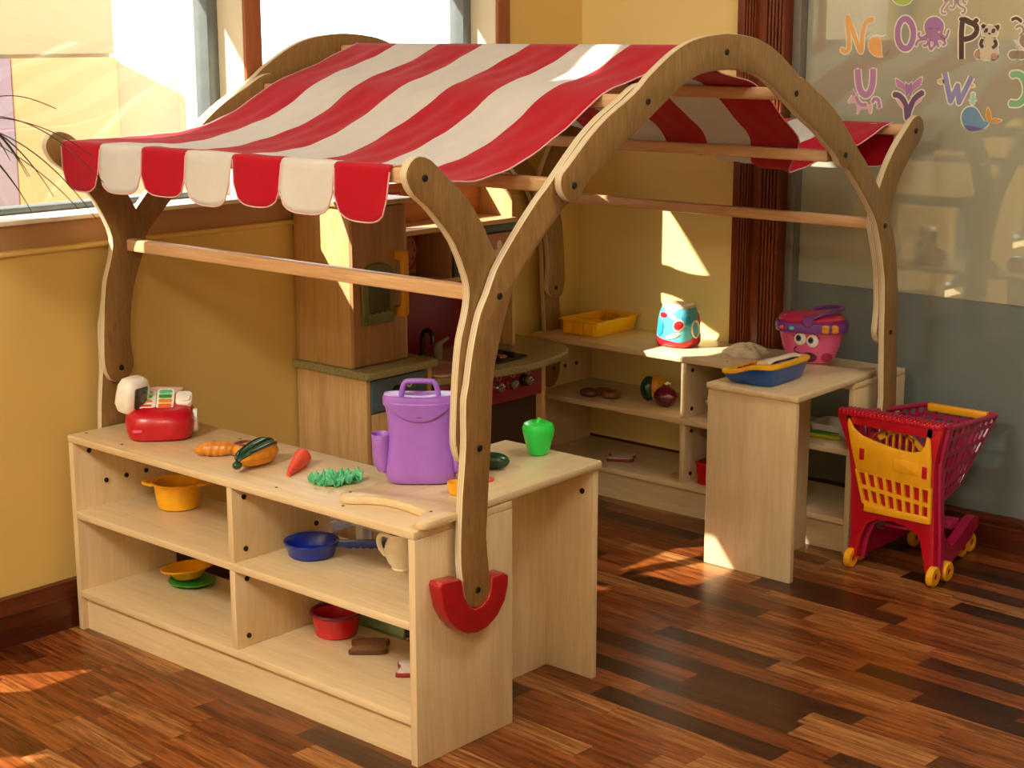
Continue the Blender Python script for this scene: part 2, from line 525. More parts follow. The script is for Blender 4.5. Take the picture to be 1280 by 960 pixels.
def shelf_unit(loc, label, divx):
    t = thing('shelf_unit', label, 'shelf', loc, group='low maple shelf units of the play shop')
    for x in (0, L - T):
        b = NB(); bx(b, x, x + T, 0, D, 0, .482, .0012); obj('side_panel', b, M_MAPLE_Z, t)
    b = NB(); bx(b, 0, L, -.002, D, .482, .5, .003, mat=0); obj('top_board', b, M_MAPLE_X, t)
    b = NB(); bx(b, T, L - T, .0, D, .290, .308, .0015); obj('middle_shelf', b, M_MAPLE_X, t)
    b = NB(); bx(b, T, L - T, .0, D, .086, .104, .0015); obj('bottom_shelf', b, M_MAPLE_X, t)
    b = NB(); bx(b, T, L - T, .016, .034, 0, .086); obj('kick_board', b, M_MAPLE_X, t)
    for z0, z1 in ((.308, .482), (.104, .290)):
        b = NB(); bx(b, divx - T / 2, divx + T / 2, .002, D, z0, z1, .0012); obj('divider', b, M_MAPLE_Z, t)
    # dark bolt heads on the panels
    for p, ax in (((T, .045, .455), (1, 0, 0)), ((T, .15, .37), (1, 0, 0)), ((T, .09, .37), (1, 0, 0)), ((T, .21, .37), (1, 0, 0)),
                  ((divx + T / 2, .035, .455), (1, 0, 0)), ((divx + T / 2, .035, .335), (1, 0, 0)), ((divx + T / 2, .245, .345), (1, 0, 0)),
                  ((divx + T / 2, .035, .265), (1, 0, 0)), ((divx + T / 2, .035, .13), (1, 0, 0))):
        b = NB(); bolt_disc(b, p, ax); obj('bolt', b, M_BOLT, t)
    for p in ((.02, .04), (.02, .25), (.35, .25), (L - .02, .04), (.18, .03), (.74, .03), (.95, .03)):
        b = NB(); bolt_disc(b, (p[0], p[1], .4995), (0, 0, 1), .0035, .0012); obj('screw', b, M_BOLT, t)
    return t
shelf_unit((0, 0, 0), 'front maple shelf unit by the window wall holding pots and a white jug', .612)
shelf_unit((-.03, 1.773, 0), 'rear maple shelf unit against the yellow wall, toaster and yellow tray on top', .604)

# ------------------------------------------------------------------ counter tables (their tops lap over the shelf units)
def counter(label, loc, top, y_end, x0, x1, y_mod, xm):
    t = thing('counter_table', label, 'counter', loc, group='narrow maple counters of the play shop')
    b = NB(); prism(b, top, 'xy', .5005, .5185, .005); obj('table_top', b, [M_MAPLE_Y], t)
    ya, yb = y_end
    b = NB(); bx(b, x0, x1, ya, yb, 0, .5, .0012); obj('end_panel', b, M_MAPLE_Z, t)
    b = NB(); bx(b, xm - T, xm, y_mod[0], y_mod[1], 0, .5, .0012); obj('side_panel', b, M_MAPLE_Z, t)
    return t
top_f = smoothpoly([(.882, .615), (1.168, .615)], 1)
lap = smoothpoly([(1.190, .22), (1.2, .14), (1.205, .06), (1.203, .025), (1.19, .012), (1.172, .016), (1.160, .035), (1.152, .062), (1.135, .075), (1.05, .085), (1.0, .075), (.965, .048), (.945, .038), (.927, .043), (.915, .062), (.918, .085), (.93, .12), (.9, .2)], 4, closed=False)
front_top = [(1.176, .609), (1.170, .615), (.888, .615), (.882, .609), (.882, .25)] + lap[::-1]
ct = counter('counter with green pepper on top beside the front shelf unit', (0, 0, 0), front_top, (.591, .609), .89, 1.166, (.296, .591), 1.031)
for z in (.44,):
    b = NB(); bolt_disc(b, (1.135, .591, .445), (0, -1, 0), .0065, .003); obj('bolt', b, M_BOLT, ct)
for p in ((1.162, .077), (.938, .066)):
    b = NB(); bolt_disc(b, (p[0] - .004, p[1], .518), (0, 0, 1), .0035, .0012); obj('screw', b, M_BOLT, ct)
back_top = [(.876, 1.455), (.882, 1.449), (1.162, 1.449), (1.168, 1.455), (1.158, 1.80), (1.15, 1.90), (1.13, 1.94), (1.10, 1.90), (1.06, 1.87), (.95, 1.865), (.91, 1.9), (.885, 1.88), (.877, 1.80)]
counter('counter with blue toy phone on top beside the rear shelf unit', (0, 0, 0), back_top, (1.455, 1.473), .882, 1.162, (1.473, 1.768), 1.022)

# ------------------------------------------------------------------ stall frame
YC = 1.003; YA = .976
APX = [(.52, 1.181), (.486, 1.162), (.461, 1.139), (.455, 1.131), (.437, 1.119), (.418, 1.117), (.398, 1.13), (.387, 1.147), (.386, 1.165), (.392, 1.178), (.41, 1.191), (.474, 1.243), (.539, 1.286), (.605, 1.318), (.646, 1.341), (.677, 1.364), (.731, 1.396), (.785, 1.423), (.841, 1.441), (.898, 1.45), (.958, 1.4545)]
APD = [(.943, 1.373), (.88, 1.367), (.822, 1.35), (.766, 1.322), (.702, 1.286), (.628, 1.244), (.566, 1.213)]
apex = APX + [(2 * YA - y, z) for y, z in APX[::-1]] + [(2 * YA - y, z) for y, z in APD[::-1]] + APD
LEGL = [(.166, .309), (.139, .311), (.12, .33), (.112, .346), (.106, .38), (.102, .413), (.102, .46), (.105, .506), (.108, .555), (.114, .604), (.119, .658), (.119, .704), (.12, .749), (.128, .78), (.136, .824), (.147, .868), (.164, .917), (.187, .953), (.211, .997), (.247, 1.038), (.287, 1.079), (.338, 1.127), (.37, 1.152), (.402, 1.181)]
LEGU = [(.474, 1.243), (.539, 1.286), (.605, 1.318), (.650, 1.343), (.690, 1.352), (.712, 1.335), (.714, 1.310), (.700, 1.288), (.66, 1.262), (.60, 1.23), (.54, 1.19), (.48, 1.145)]
LEGR = [(.439, 1.113), (.42, 1.102), (.371, 1.063), (.325, 1.021), (.291, .988), (.267, .959), (.245, .916), (.227, .869), (.214, .828), (.204, .793), (.197, .721), (.195, .659), (.19, .598), (.185, .535), (.18, .473), (.179, .457), (.183, .408), (.189, .365), (.192, .338), (.183, .316)]
leg = LEGL + LEGU + LEGR
ARMT = [(.111, 1.059), (.074, 1.1), (.037, 1.135), (.002, 1.16), (-.014, 1.184), (-.017, 1.203), (-.004, 1.223), (.019, 1.232), (.051, 1.223), (.084, 1.197), (.125, 1.165), (.159, 1.133), (.189, 1.096), (.21, 1.064), (.229, 1.029), (.245, .992), (.253, .955), (.243, .923)]
ARML = [(.22, .87), (.205, .822), (.196, .768), (.192, .714), (.196, .671), (.197, .641), (.179, .616), (.15, .608), (.125, .618), (.111, .654), (.111, .697), (.115, .758), (.121, .819), (.129, .867), (.143, .907), (.153, .95), (.146, .99)]
arm = ARMT + ARML
BR = [(.036, .383), (.041, .391), (.094, .386), (.1, .381), (.106, .347), (.12, .323), (.139, .31), (.16, .31), (.178, .321), (.186, .337), (.189, .364), (.192, .366), (.227, .365), (.241, .356), (.241, .337), (.23, .303), (.207, .276), (.177, .26), (.146, .256), (.117, .262), (.088, .279), (.065, .302), (.047, .334)]
mir = lambda pts: [(2 * YC - y, z) for y, z in pts]
fr = thing('stall_frame', 'arched birch plywood frame holding the striped canopy over the play shop', 'frame', (L / 2, YC, 0))
def fobj(name, bm, m):
    o = obj(name, bm, m, fr, loc=(-L / 2, -YC, 0)); return o
def xs(side, a, b):            # layer positions measured outwards from the end of the shelf
    return (L + a, L + b) if side > 0 else (-b, -a)
for side in (1, -1):
    a0, a1 = xs(side, .0305, .05)
    b = NB(); prism(b, smoothpoly(apex, 2), 'yz', a0, a1, .004); fobj('arch_top', b, M_PLY)
    for f in (lambda p: p, mir):
        a0, a1 = xs(side, .0105, .0300)
        b = NB(); prism(b, smoothpoly(f(leg), 2), 'yz', a0, a1, .004); fobj('arch_leg', b, M_PLY)
        a0, a1 = xs(side, -.010, .0100)
        b = NB(); prism(b, smoothpoly(f(arm), 2), 'yz', a0, a1, .004); fobj('arm', b, M_PLY)
        if side > 0:
            a0, a1 = xs(side, .0, .0345)
            b = NB(); prism(b, f(BR), 'yz', a0, a1, .004, seg=3); fobj('bracket', b, M_REDPAINT)
        # bolts with washers on both faces
        for (y, z), out, inn in (((.158, .644), .030, -.010), ((.219, .945), .030, -.010), ((.031, 1.190), .010, -.010), ((.150, .347), .030, None)):
            y, z = f([(y, z)])[0]
            for off, d in ((out, 1), (inn, -1)):
                if off is None: continue
                x = L + off if side > 0 else -off
                b = NB(); cyl(b, (x - d * side * .001, y, z), (x + d * side * .003, y, z), .0072, 14, bev=.001); fobj('bolt', b, M_BOLT)
    for y, z in ((.428, 1.151), (.676, 1.313), (YA - .004, 1.414), (2 * YA - .676 , 1.313), (2 * YA - .428, 1.151)):
        x = L + .05 if side > 0 else -.05
        b = NB(); cyl(b, (x - side * .001, y, z), (x + side * .003, y, z), .0072, 14, bev=.001); fobj('bolt', b, M_BOLT)
def bar(y, z, e0, e1, h=.030, w=.028):
    b = NB(); bx(b, e0, e1, y - w / 2, y + w / 2, z - h / 2, z + h / 2, .005); fobj('crossbar', b, M_BAR)
for y, z in ((.036, 1.192), (2 * YC - .036, 1.192), (.205, .947), (2 * YC - .205, .947)):
    bar(y, z, .010, L - .010)
for y, z in ((.438, 1.147), (2 * YA - .438, 1.147), (.676, 1.311), (2 * YA - .676, 1.311)):
    bar(y, z, -.0105, L + .0105)
bar(YA - .004, 1.409, -.0305, L + .0305)

# ------------------------------------------------------------------ striped canopy
YF0, YB0 = .022, 1.984
X0, X1, NS, CPS = .024, 1.122, 7, 12
def interp(tab, y):
    for (a, za), (c, zc) in zip(tab, tab[1:]):
        if y <= c:
            t = (y - a) / (c - a); return za + (zc - za) * t
    return tab[-1][1]
LH = smoothpoly([(YF0, 1.2095), (.05, 1.2095), (.184, 1.2085), (.376, 1.218), (.53, 1.258), (.676, 1.3305), (.83, 1.378), (.972, 1.4285)], 6, False)
RH = smoothpoly([(YF0, 1.2095), (.05, 1.208), (.13, 1.178), (.245, 1.164), (.367, 1.187), (.496, 1.237), (.576, 1.275), (.676, 1.3305), (.83, 1.37), (.972, 1.4285)], 6, False)
RB = smoothpoly([(.972, 1.4285), (1.12, 1.366), (1.276, 1.3305), (1.40, 1.250), (1.524, 1.168), (1.60, 1.100), (1.66, 1.088), (1.73, 1.118), (1.81, 1.162), (1.89, 1.188), (1.96, 1.2065), (YB0, 1.2095)], 6, False)
LB = smoothpoly([(.972, 1.4285), (1.12, 1.372), (1.276, 1.3305), (1.40, 1.303), (1.524, 1.281), (1.62, 1.266), (1.71, 1.251), (1.80, 1.238), (1.90, 1.222), (1.96, 1.2115), (YB0, 1.2095)], 6, False)
YF0, YB0 = .022, 1.984
YS = [YF0 + (.972 - YF0) * i / 46 for i in range(47)] + [.972 + (YB0 - .972) * i / 46 for i in range(1, 47)]
def wr(x, y):
    # soft lengthwise tension folds between the bars
    e = 0
    for k, (fx, ph, sl, am) in enumerate(((9, .4, .35, .0022), (15, 1.7, -.22, .0014), (23, .2, .5, .0009))):
        e += am * math.sin(2 * PI * fx * (x + sl * (y - .9)) / 1.1 + ph)
    return e
def scal(s, D0=.066, D1=.046):
    return D0 + D1 * (max(0.0, 1 - abs(s) ** 3.2)) ** .5
bm = NB()
NC = NS * CPS
def col_x(i): return X0 + (X1 - X0) * i / NC
def canopy_pt(i, v):
    x = col_x(i); u = i / NC
    if v <= .972:
        z = interp(LH, v) * (1 - u) + interp(RH, v) * u
    else:
        q = u ** .5; z = interp(LB, v) * (1 - q) + interp(RB, v) * q
    if 1.47 < v < 1.84: x -= .12 * u ** 3 * math.sin(PI * (v - 1.47) / .37) ** 2
    damp = min(1, min(abs(v - q) for q in (YF0, .676, .972, 1.276, YB0)) / .08)
    return Vector((x, v, z + wr(x, v) * damp))
grid = [[bm.verts.new(canopy_pt(i, v)) for i in range(NC + 1)] for v in YS]
for a in range(len(YS) - 1):
    for i in range(NC):
        f = bm.faces.new([grid[a][i], grid[a][i + 1], grid[a + 1][i + 1], grid[a + 1][i]])
        f.material_index = (i // CPS) % 2
edge_f, edge_b = [], []
NV = 9
for end, row in ((0, grid[0]), (1, grid[-1])):
    for s in range(NS):
        cols = range(s * CPS, (s + 1) * CPS + 1)
        prev = [row[i] for i in cols]
        low = []
        for k in range(1, NV + 1):
            cur = []
            for i in cols:
                q = (i - s * CPS) / CPS * 2 - 1
                dl = (scal(q) if end == 0 else scal(q, .075, .05)) * (1 + .05 * math.sin(s * 2.3 + 1))
                t = k / NV
                # rolls over the bar then hangs
                d = dl * t
                r = .007
                y = r * math.sin(min(d / r, PI / 2)) + .0035 * math.sin(s * 1.9 + q * 2.2) * t + (.004 * (s % 2)) * t
                z = (r * (1 - math.cos(min(d / r, PI / 2))) + max(0, d - r * PI / 2))
                yy = YF0 - y - .005 * t if end == 0 else YB0 + y + .005 * t
                x = col_x(i)
                shrink = 1 - .05 * t * (.5 if s % 2 else 1)
                xc = col_x(s * CPS + CPS / 2)
                cur.append(bm.verts.new((xc + (x - xc) * shrink, yy, row[i].co.z - z)))
            for a in range(CPS):
                f = bm.faces.new([prev[a], prev[a + 1], cur[a + 1], cur[a]])
                f.material_index = s % 2
            low.append((cur[0].co.copy(), cur[-1].co.copy()))
            prev = cur
        pts = [q[0] for q in low[1:-1]] + [v.co.copy() for v in prev] + [q[1] for q in low[1:-1]][::-1]
        (edge_f if end == 0 else edge_b).append(pts)
hemL = [r[0].co.copy() for r in grid]; hemR = [r[-1].co.copy() for r in grid]
can = obj('canopy', bm, [M_RED_CLOTH, M_WHITE_CLOTH], ang=180)
sm = can.modifiers.new('thickness', 'SOLIDIFY'); sm.thickness = .0012; sm.offset = 0
tag(can, 'red and white striped canvas canopy with scalloped ends over the arched frame', 'canopy')
b = NB()
for p in (hemL, hemR): tube(b, p, .0019, 6)
for pts in edge_f + edge_b: tube(b, pts, .0017, 6)
obj('piping', b, M_PIPING, can, ang=60)['label'] = 'pink stitched edge of the canopy'
# ------------------------------------------------------------------ play kitchen
M_KWOOD_Z = wood('kitchen_wood_z', '#b98f5a', '#d6b27c', 'z', 7, 12, .4)
M_KWOOD_D = wood('kitchen_door_wood', '#9a7048', '#b68c60', 'z', 8, 13, .4)
M_KWOOD_X = wood('kitchen_wood_x', '#c49c68', '#dcb888', 'y', 7, 12, .4)
M_KBACK = wood('kitchen_back_wood', '#b06838', '#c98450', 'y', 7, 12, .45)
def speck(name, c1, c2):
    t = NT(name); f = t.noise(t.coord(), 260, 2, .7)
    t.L(t.ramp(f, [(.38, hexc(c1)), (.62, hexc(c2))]), t.b.inputs['Base Color'])
    t.b.inputs['Roughness'].default_value = .3
    return t.m
M_STONE = speck('green_stone_laminate', '#7d7a4e', '#a8a070')
M_STONE_E = speck('stone_laminate_edge', '#5c5638', '#98906a')
M_KBLUE = plain('slate_blue_laminate', '#566b76', .45)
M_KRED = plain('dark_red_laminate', '#8c2433', .42)
M_KSHADE = plain('oven_shade_brown', '#3c2414', .7)
M_OLIVE = plain('olive_plastic', '#6f7047', .4)
M_RECESS_SHADE = plain('recess_shade_olive', '#474a2c', .45)
M_YHANDLE = plain('mustard_plastic', '#d99a10', .35)
M_PINKSINK = plain('pink_grey_plastic', '#c9a08e', .35)
M_GREYPL = plain('grey_plastic', '#8d8378', .4)
M_BLACK = plain('black_plastic', '#191615', .4)
M_CREAM = plain('cream_print', '#efe3c8', .5)
M_CLOCKRED = plain('clock_red', '#a8303a', .5)
M_SALMON = plain('salmon_print', '#c98a78', .5)
M_WHITE = plain('white_print', '#f2efe8', .4)
K = thing('play_kitchen', 'wooden play kitchen against the window wall with tall cupboard, sink and stove', 'toy kitchen', (.09, 1.15, 0))
def kobj(n, b, m, p=None, ang=40):
    if p is None: return obj(n, b, m, K, loc=(-.09, -1.15, 0), ang=ang)
    return obj(n, b, m, p, ang=ang)
y0 = .790
# lower left cabinet
b = NB()
bx(b, -.058, .223, y0, y0 + .016, 0, .538, .001); bx(b, -.058, .223, 1.029, 1.045, 0, .538, .001)
bx(b, -.058, .20, y0 + .016, 1.029, .02, .036); bx(b, -.058, -.05, y0 + .016, 1.029, .036, .538)
kobj('base_cabinet', b, M_KWOOD_Z)
b = NB(); bx(b, .213, .226, y0 + .018, 1.018, .442, .532, .002); dr = kobj('drawer_front', b, M_KBLUE)
b = NB(); bx(b, .213, .224, y0 + .018, 1.018, .04, .438, .002); kobj('cabinet_door', b, M_KWOOD_Z)
b = NB(); lathe(b, [(0, 0), (.021, 0), (.021, .008), (.017, .014), (0, .016)], 24, M=Matrix.Translation((.226, .905, .487)) @ Matrix.Rotation(PI / 2, 4, 'Y')); obj('knob_base', b, M_BLACK, dr)
b = NB(); lathe(b, [(0, .012), (.014, .012), (.016, .018), (.013, .027), (0, .03)], 24, M=Matrix.Translation((.226, .905, .487)) @ Matrix.Rotation(PI / 2, 4, 'Y')); obj('knob', b, M_STEEL, dr)
b = NB(); lathe(b, [(.006, 0), (.012, 0), (.012, .001), (.006, .001), (.006, 0)], 20, M=Matrix.Translation((.2262, .952, .505)) @ Matrix.Rotation(PI / 2, 4, 'Y')); obj('dial_mark', b, M_CREAM, dr)
b = NB(); prism(b, [(-.062, y0 - .012), (.236, y0 - .012), (.243, y0 - .004), (.243, 1.05), (.236, 1.057), (-.062, 1.057)], 'xy', .5385, .5605, .004); kobj('worktop', b, M_STONE)
# tall cupboard
b = NB()
bx(b, -.058, .166, y0 + .002, y0 + .018, .561, 1.0, .001); bx(b, -.058, .166, .992, 1.008, .561, 1.0, .001)
bx(b, -.058, -.05, y0 + .018, .992, .561, 1.0); bx(b, -.058, .19, y0 - .006, 1.02, 1.0, 1.014, .002)
bx(b, -.05, .16, y0 + .018, .992, .561, .573)
kobj('tall_cupboard', b, M_KWOOD_Z)
b = NB(); bx(b, .166, .176, y0 + .003, .990, .564, .996, .0015); fd = kobj('cupboard_door', b, M_KWOOD_D)
arch = [(.818, .676), (.936, .676), (.936, .815)] + [(.877 + .059 * math.cos(a), .815 + .030 * math.sin(a)) for a in [PI * k / 12 for k in range(1, 12)]] + [(.818, .815)]
b = NB(); prism(b, arch, 'yz', .176, .190, .004); dp = obj('water_dispenser', b, M_OLIVE, fd)
b = NB(); bx(b, .1885, .1912, .838, .918, .705, .805, .001); obj('recess_shade', b, M_RECESS_SHADE, dp)  # flat dark patch paints the shade of a recess
b = NB()
pts = [(.834, .684), (.922, .684), (.922, .707)] + [(.922 - .088 * (k + .5) / 8, .707 + (.005 if k % 2 else 0)) for k in range(8)] + [(.834, .707)]
prism(b, pts, 'yz', .190, .197, .001); obj('drip_tray', b, M_OLIVE, dp)
b = NB()
hp = [(.176, .69), (.208, .69), (.214, .70), (.214, .862), (.208, .872), (.176, .872), (.176, .845), (.196, .845), (.198, .835), (.198, .727), (.196, .717), (.176, .717)]
prism(b, hp, 'xz', .948, .970, .004); obj('door_handle', b, M_YHANDLE, fd)
# sink and stove run (lower than the cupboard base)
zt = .505
wt = [(-.06, 1.0455), (.252, 1.0455), (.262, 1.12), (.290, 1.24), (.303, 1.32), (.303, 1.42), (.290, 1.52), (.262, 1.60), (.215, 1.655), (.150, 1.69), (.08, 1.703), (.0, 1.705), (-.06, 1.70)]
wts = [wt[0]] + smoothpoly(wt[1:], 4, False)
b = NB(); prism(b, wts, 'xy', zt - .023, zt, .004); kobj('stove_worktop', b, M_STONE)
b = NB()
bx(b, -.058, .252, 1.494, 1.510, 0, zt - .0235, .001); bx(b, -.058, .252, 1.238, 1.25, 0, .385, .001)
bx(b, -.058, -.05, 1.0455, 1.494, 0, zt - .0235); bx(b, -.05, .24, 1.0455, 1.494, .03, .045)
kobj('stove_cabinet', b, M_KWOOD_Z)
b = NB(); bx(b, .238, .2505, 1.0465, 1.4935, .388, zt - .0245, .002); rp = kobj('control_panel', b, M_KRED)
b = NB(); bx(b, .215, .23, 1.252, 1.492, .05, .386, .002); kobj('oven_shade_panel', b, M_KSHADE)  # dark slab stands in for the shade of the open oven
b = NB(); bx(b, .232, .246, 1.0465, 1.236, .05, .386, .002); kobj('sink_door', b, M_KRED)
for y in (1.279, 1.340, 1.408):
    Mk = Matrix.Translation((.2505, y, .443)) @ Matrix.Rotation(PI / 2, 4, 'Y')
    b = NB(); lathe(b, [(0, 0), (.019, 0), (.019, .012), (.016, .016), (0, .016)], 24, M=Mk); kb = obj('knob', b, M_KRED if y < 1.4 else M_BLACK, rp)
    b = NB(); lathe(b, [(0, .014), (.013, .014), (.0155, .019), (.013, .028), (0, .031)], 24, M=Mk); bx(b, -.003, .003, -.012, .012, .03, .034, .001, M=Mk @ Matrix.Rotation(.5, 4, 'Z')); obj('knob_cap', b, M_STEEL, kb)
    b = NB(); lathe(b, [(.007, 0), (.011, 0), (.011, .0008), (.007, .0008), (.007, 0)], 20, M=Matrix.Translation((.2505, y + .021, .466)) @ Matrix.Rotation(PI / 2, 4, 'Y')); obj('dial_mark', b, M_SALMON, rp)
# sink basin: rim with a sunken bowl
b = NB()
def rr3(w, d, r, z): return [(p[0], p[1], z) for p in rrect(w, d * 1.12, r, 5, .150, 1.137)]
loft(b, [rr3(.205, .150, .03, zt + .0005), rr3(.205, .150, .03, zt + .006), rr3(.196, .141, .028, zt + .008), rr3(.178, .124, .026, zt + .007), rr3(.17, .116, .025, zt + .002), rr3(.13, .08, .02, zt + .0012)], cap=True)
kobj('sink', b, M_PINKSINK)
b = NB(); pts = [(.0, 1.235, zt), (.0, 1.235, zt + .05)] + [(.022 - .022 * math.cos(a), 1.235, zt + .062 + .022 * math.sin(a)) for a in [PI * k / 8 for k in range(0, 9)]] + [(.044, 1.235, zt + .045)]
tube(b, pts, [.009, .008] + [.007] * 9 + [.008], 12); lathe(b, [(0, 0), (.014, 0), (.012, .012), (0, .013)], 20, c=(.0, 1.235, zt)); kobj('tap', b, M_DARKSTEEL)
b = NB()
loft(b, [[(.055 + r * math.cos(a), 1.245 + r * math.sin(a), zt + z) for a in [2 * PI * k / 20 for k in range(20)]] for r, z in ((.013, 0), (.014, .004), (.0125, .02), (.014, .036), (.012, .042))])
tube(b, [(.055, 1.245, zt + .040), (.060, 1.250, zt + .048), (.066, 1.268, zt + .058), (.068, 1.278, zt + .062)], [.011, .009, .006, .004], 12); kobj('soap_pump', b, M_GREYPL)
# hob with black ring plate
b = NB(); prism(b, [(p[0], p[1]) for p in rrect(.15, .17, .03, 5, .17, 1.37)], 'xy', zt + .0002, zt + .005, .002); hb = kobj('hob', b, M_BLACK)
for cy_ in (1.335, 1.405):
    b = NB(); bx(b, .12, .22, cy_ - .006, cy_ + .006, zt + .005, zt + .018, .003); bx(b, .163, .177, cy_ - .035, cy_ + .035, zt + .005, zt + .018, .003); obj('pan_support', b, M_BLACK, hb)
b = NB(); lathe(b, [(0, 0), (.022, 0), (.022, .004), (0, .006)], 20, c=(.19, 1.37, zt + .005)); obj('ring_print', b, M_SALMON, hb)
# splashback, shelves, upper right side
b = NB(); bx(b, -.058, -.048, 1.0085, 1.545, zt, .735, .001); kobj('splashback', b, M_KRED)
b = NB(); bx(b, -.058, -.050, 1.0085, 1.545, .752, 1.025, .001); kobj('back_board', b, M_KBACK)
b = NB(); bx(b, -.050, .098, 1.0085, 1.545, .737, .751, .001); kobj('lower_shelf', b, M_KWOOD_X)
b = NB(); bx(b, -.050, .105, 1.0085, 1.545, .893, .907, .001); kobj('upper_shelf', b, M_KWOOD_X)
b = NB(); bx(b, -.050, .09, 1.262, 1.274, .751, .893, .001); kobj('shelf_divider', b, M_KWOOD_D)
sp = [(-.058, zt + .0005), (.085, zt + .0005), (.085, .955)] + smoothpoly([(.085, .955), (.06, .982), (.02, 1.003), (-.03, 1.012), (-.058, 1.013)], 3, False)[1:]
b = NB(); prism(b, sp, 'xz', 1.5455, 1.5605, .0015); kobj('side_panel', b, M_KWOOD_Z)
b = NB(); bx(b, .092, .106, 1.275, 1.542, .7525, .8915, .002); mw = kobj('microwave_door', b, M_KBLUE)
b = NB(); bx(b, .106, .109, 1.375, 1.525, .768, .872, .003); wn = obj('door_window', b, M_BLACK, mw)
b = NB(); bx(b, .109, .110, 1.382, 1.518, .775, .866, .0003); obj('picture', b, M_SALMON, wn)
b = NB(); ell(b, (.1102, 1.44, .805), .0008, .035, .014); ell(b, (.1104, 1.46, .83), .0008, .012, .016); obj('food_print', b, M_CREAM, wn)
b = NB(); bx(b, .106, .108, 1.282, 1.355, .765, .882, .003); kp = obj('keypad', b, M_CREAM, mw)
b = NB()
for r_ in range(4):
    for c_ in range(2): bx(b, .108, .1086, 1.293 + c_ * .03, 1.313 + c_ * .03, .775 + r_ * .026, .793 + r_ * .026, .0002)
obj('key_print', b, M_SALMON, kp)
# clock on the back board
Mc = Matrix.Translation((-.050, 1.206, .822)) @ Matrix.Rotation(PI / 2, 4, 'Y')
b = NB(); lathe(b, [(0, 0), (.062, 0), (.062, .004), (0, .004)], 40, M=Mc); ck = kobj('clock', b, M_CLOCKRED)
b = NB(); lathe(b, [(0, .004), (.055, .004), (.055, .0048), (0, .0048)], 40, M=Mc); obj('clock_face', b, M_SALMON, ck)
b = NB()
for k in range(12):
    a = PI * k / 6; ell(b, (.046 * math.cos(a), .046 * math.sin(a), .0048), .004, .004, .0008, 10, 6, M=Mc)
obj('hour_marks', b, M_CLOCKRED, ck)
b = NB(); bx(b, -.004, .004, 0, .03, .005, .009, .001, M=Mc); bx(b, -.003, .003, -.02, .0, .005, .009, .001, M=Mc @ Matrix.Rotation(1.0, 4, 'Z')); obj('clock_hands', b, M_YHANDLE, ck)
# red bordered sticker above the upper shelf
b = NB(); bx(b, -.0498, -.0490, 1.13, 1.20, .935, 1.0); st = kobj('sticker', b, M_CLOCKRED)
b = NB(); bx(b, -.0490, -.0485, 1.136, 1.194, .942, .993); obj('sticker_centre', b, M_WHITE, st)

# ------------------------------------------------------------------ shopping cart
M_CRED = plain('red_plastic', '#c00f24', .3, coat=.2)
M_CMAG = plain('magenta_plastic', '#a81046', .32, coat=.2)
M_CYEL = plain('yellow_plastic', '#f0ab1c', .35)
ca = thing('shopping_cart', 'red and magenta toy shopping cart with yellow seat and wheels by the glass partition', 'toy cart', (1.31, 1.69, 0))
# local coordinates: x across, y forward
def quad_bar(bm, a, b_, w, d, mat=0):
    """flat bar from a to b_ : w wide across, d deep"""
    a, b_ = Vector(a), Vector(b_)
    t = (b_ - a).normalized(); n = (Vector((1, 0, 0)) - t * t.x).normalized(); m = t.cross(n)
    rings = [[p + n * sx * w / 2 + m * sy * d / 2 for sx, sy in ((-1, -1), (1, -1), (1, 1), (-1, 1))] for p in (a, b_)]
    loft(bm, rings, mat=mat)
# rear frame (red): two legs, cross panel with arch, ribbed handle
b = NB()
outer_r = [(.128, .030), (.152, .030), (.150, .10), (.147, .16), (.140, .26), (.138, .33), (.146, .38), (.156, .425), (.156, .440)]
fr_pts = [(-.156, .440), (-.156, .425), (-.140, .385), (-.118, .33), (-.108, .26), (-.104, .16), (-.100, .10), (-.108, .030), (-.082, .030), (-.068, .10), (-.052, .135), (-.02, .152), (.02, .155), (.06, .150), (.094, .138), (.108, .12), (.112, .10), (.128, .030)] + outer_r[1:]
low_pts = [p for p in fr_pts if p[1] < .335]
low_pts = [(-.122, .340)] + [p for p in low_pts] + [(.139, .340)]
post_l = [(-.156, .440), (-.156, .425), (-.140, .385), (-.122, .338), (-.092, .338), (-.108, .395), (-.114, .440)]
post_r = [(.112, .440), (.108, .400), (.110, .338), (.139, .338), (.146, .38), (.156, .425), (.156, .440)]
def frame_side(bm, f, ya, yb):
    for pl in (low_pts, post_l, post_r, [(-.13, .408), (.13, .404), (.13, .440), (-.13, .440)]):
        prism(bm, [f(p) for p in pl], 'xz', ya, yb, .003)
frame_side(b, lambda p: p, .0, .022)
obj('rear_frame', b, M_CRED, ca)
b = NB(); frame_side(b, lambda p: (p[0] * .985 + .012, p[1] - .003), .0225, .045)
obj('middle_frame', b, M_CMAG, ca)
for k, (yy, mm) in enumerate(((0.006, M_CRED), (.030, M_CMAG))):
    b = NB()
    x0 = -.153 + .012 * k
    for i in range(26):
        bx(b, x0 + i * .0119, x0 + i * .0119 + .0075, yy - .013, yy + .013, .432, .448, .003)
    bx(b, x0, x0 + .308, yy - .011, yy + .011, .430, .444, .004)
    obj('handle', b, mm, ca)
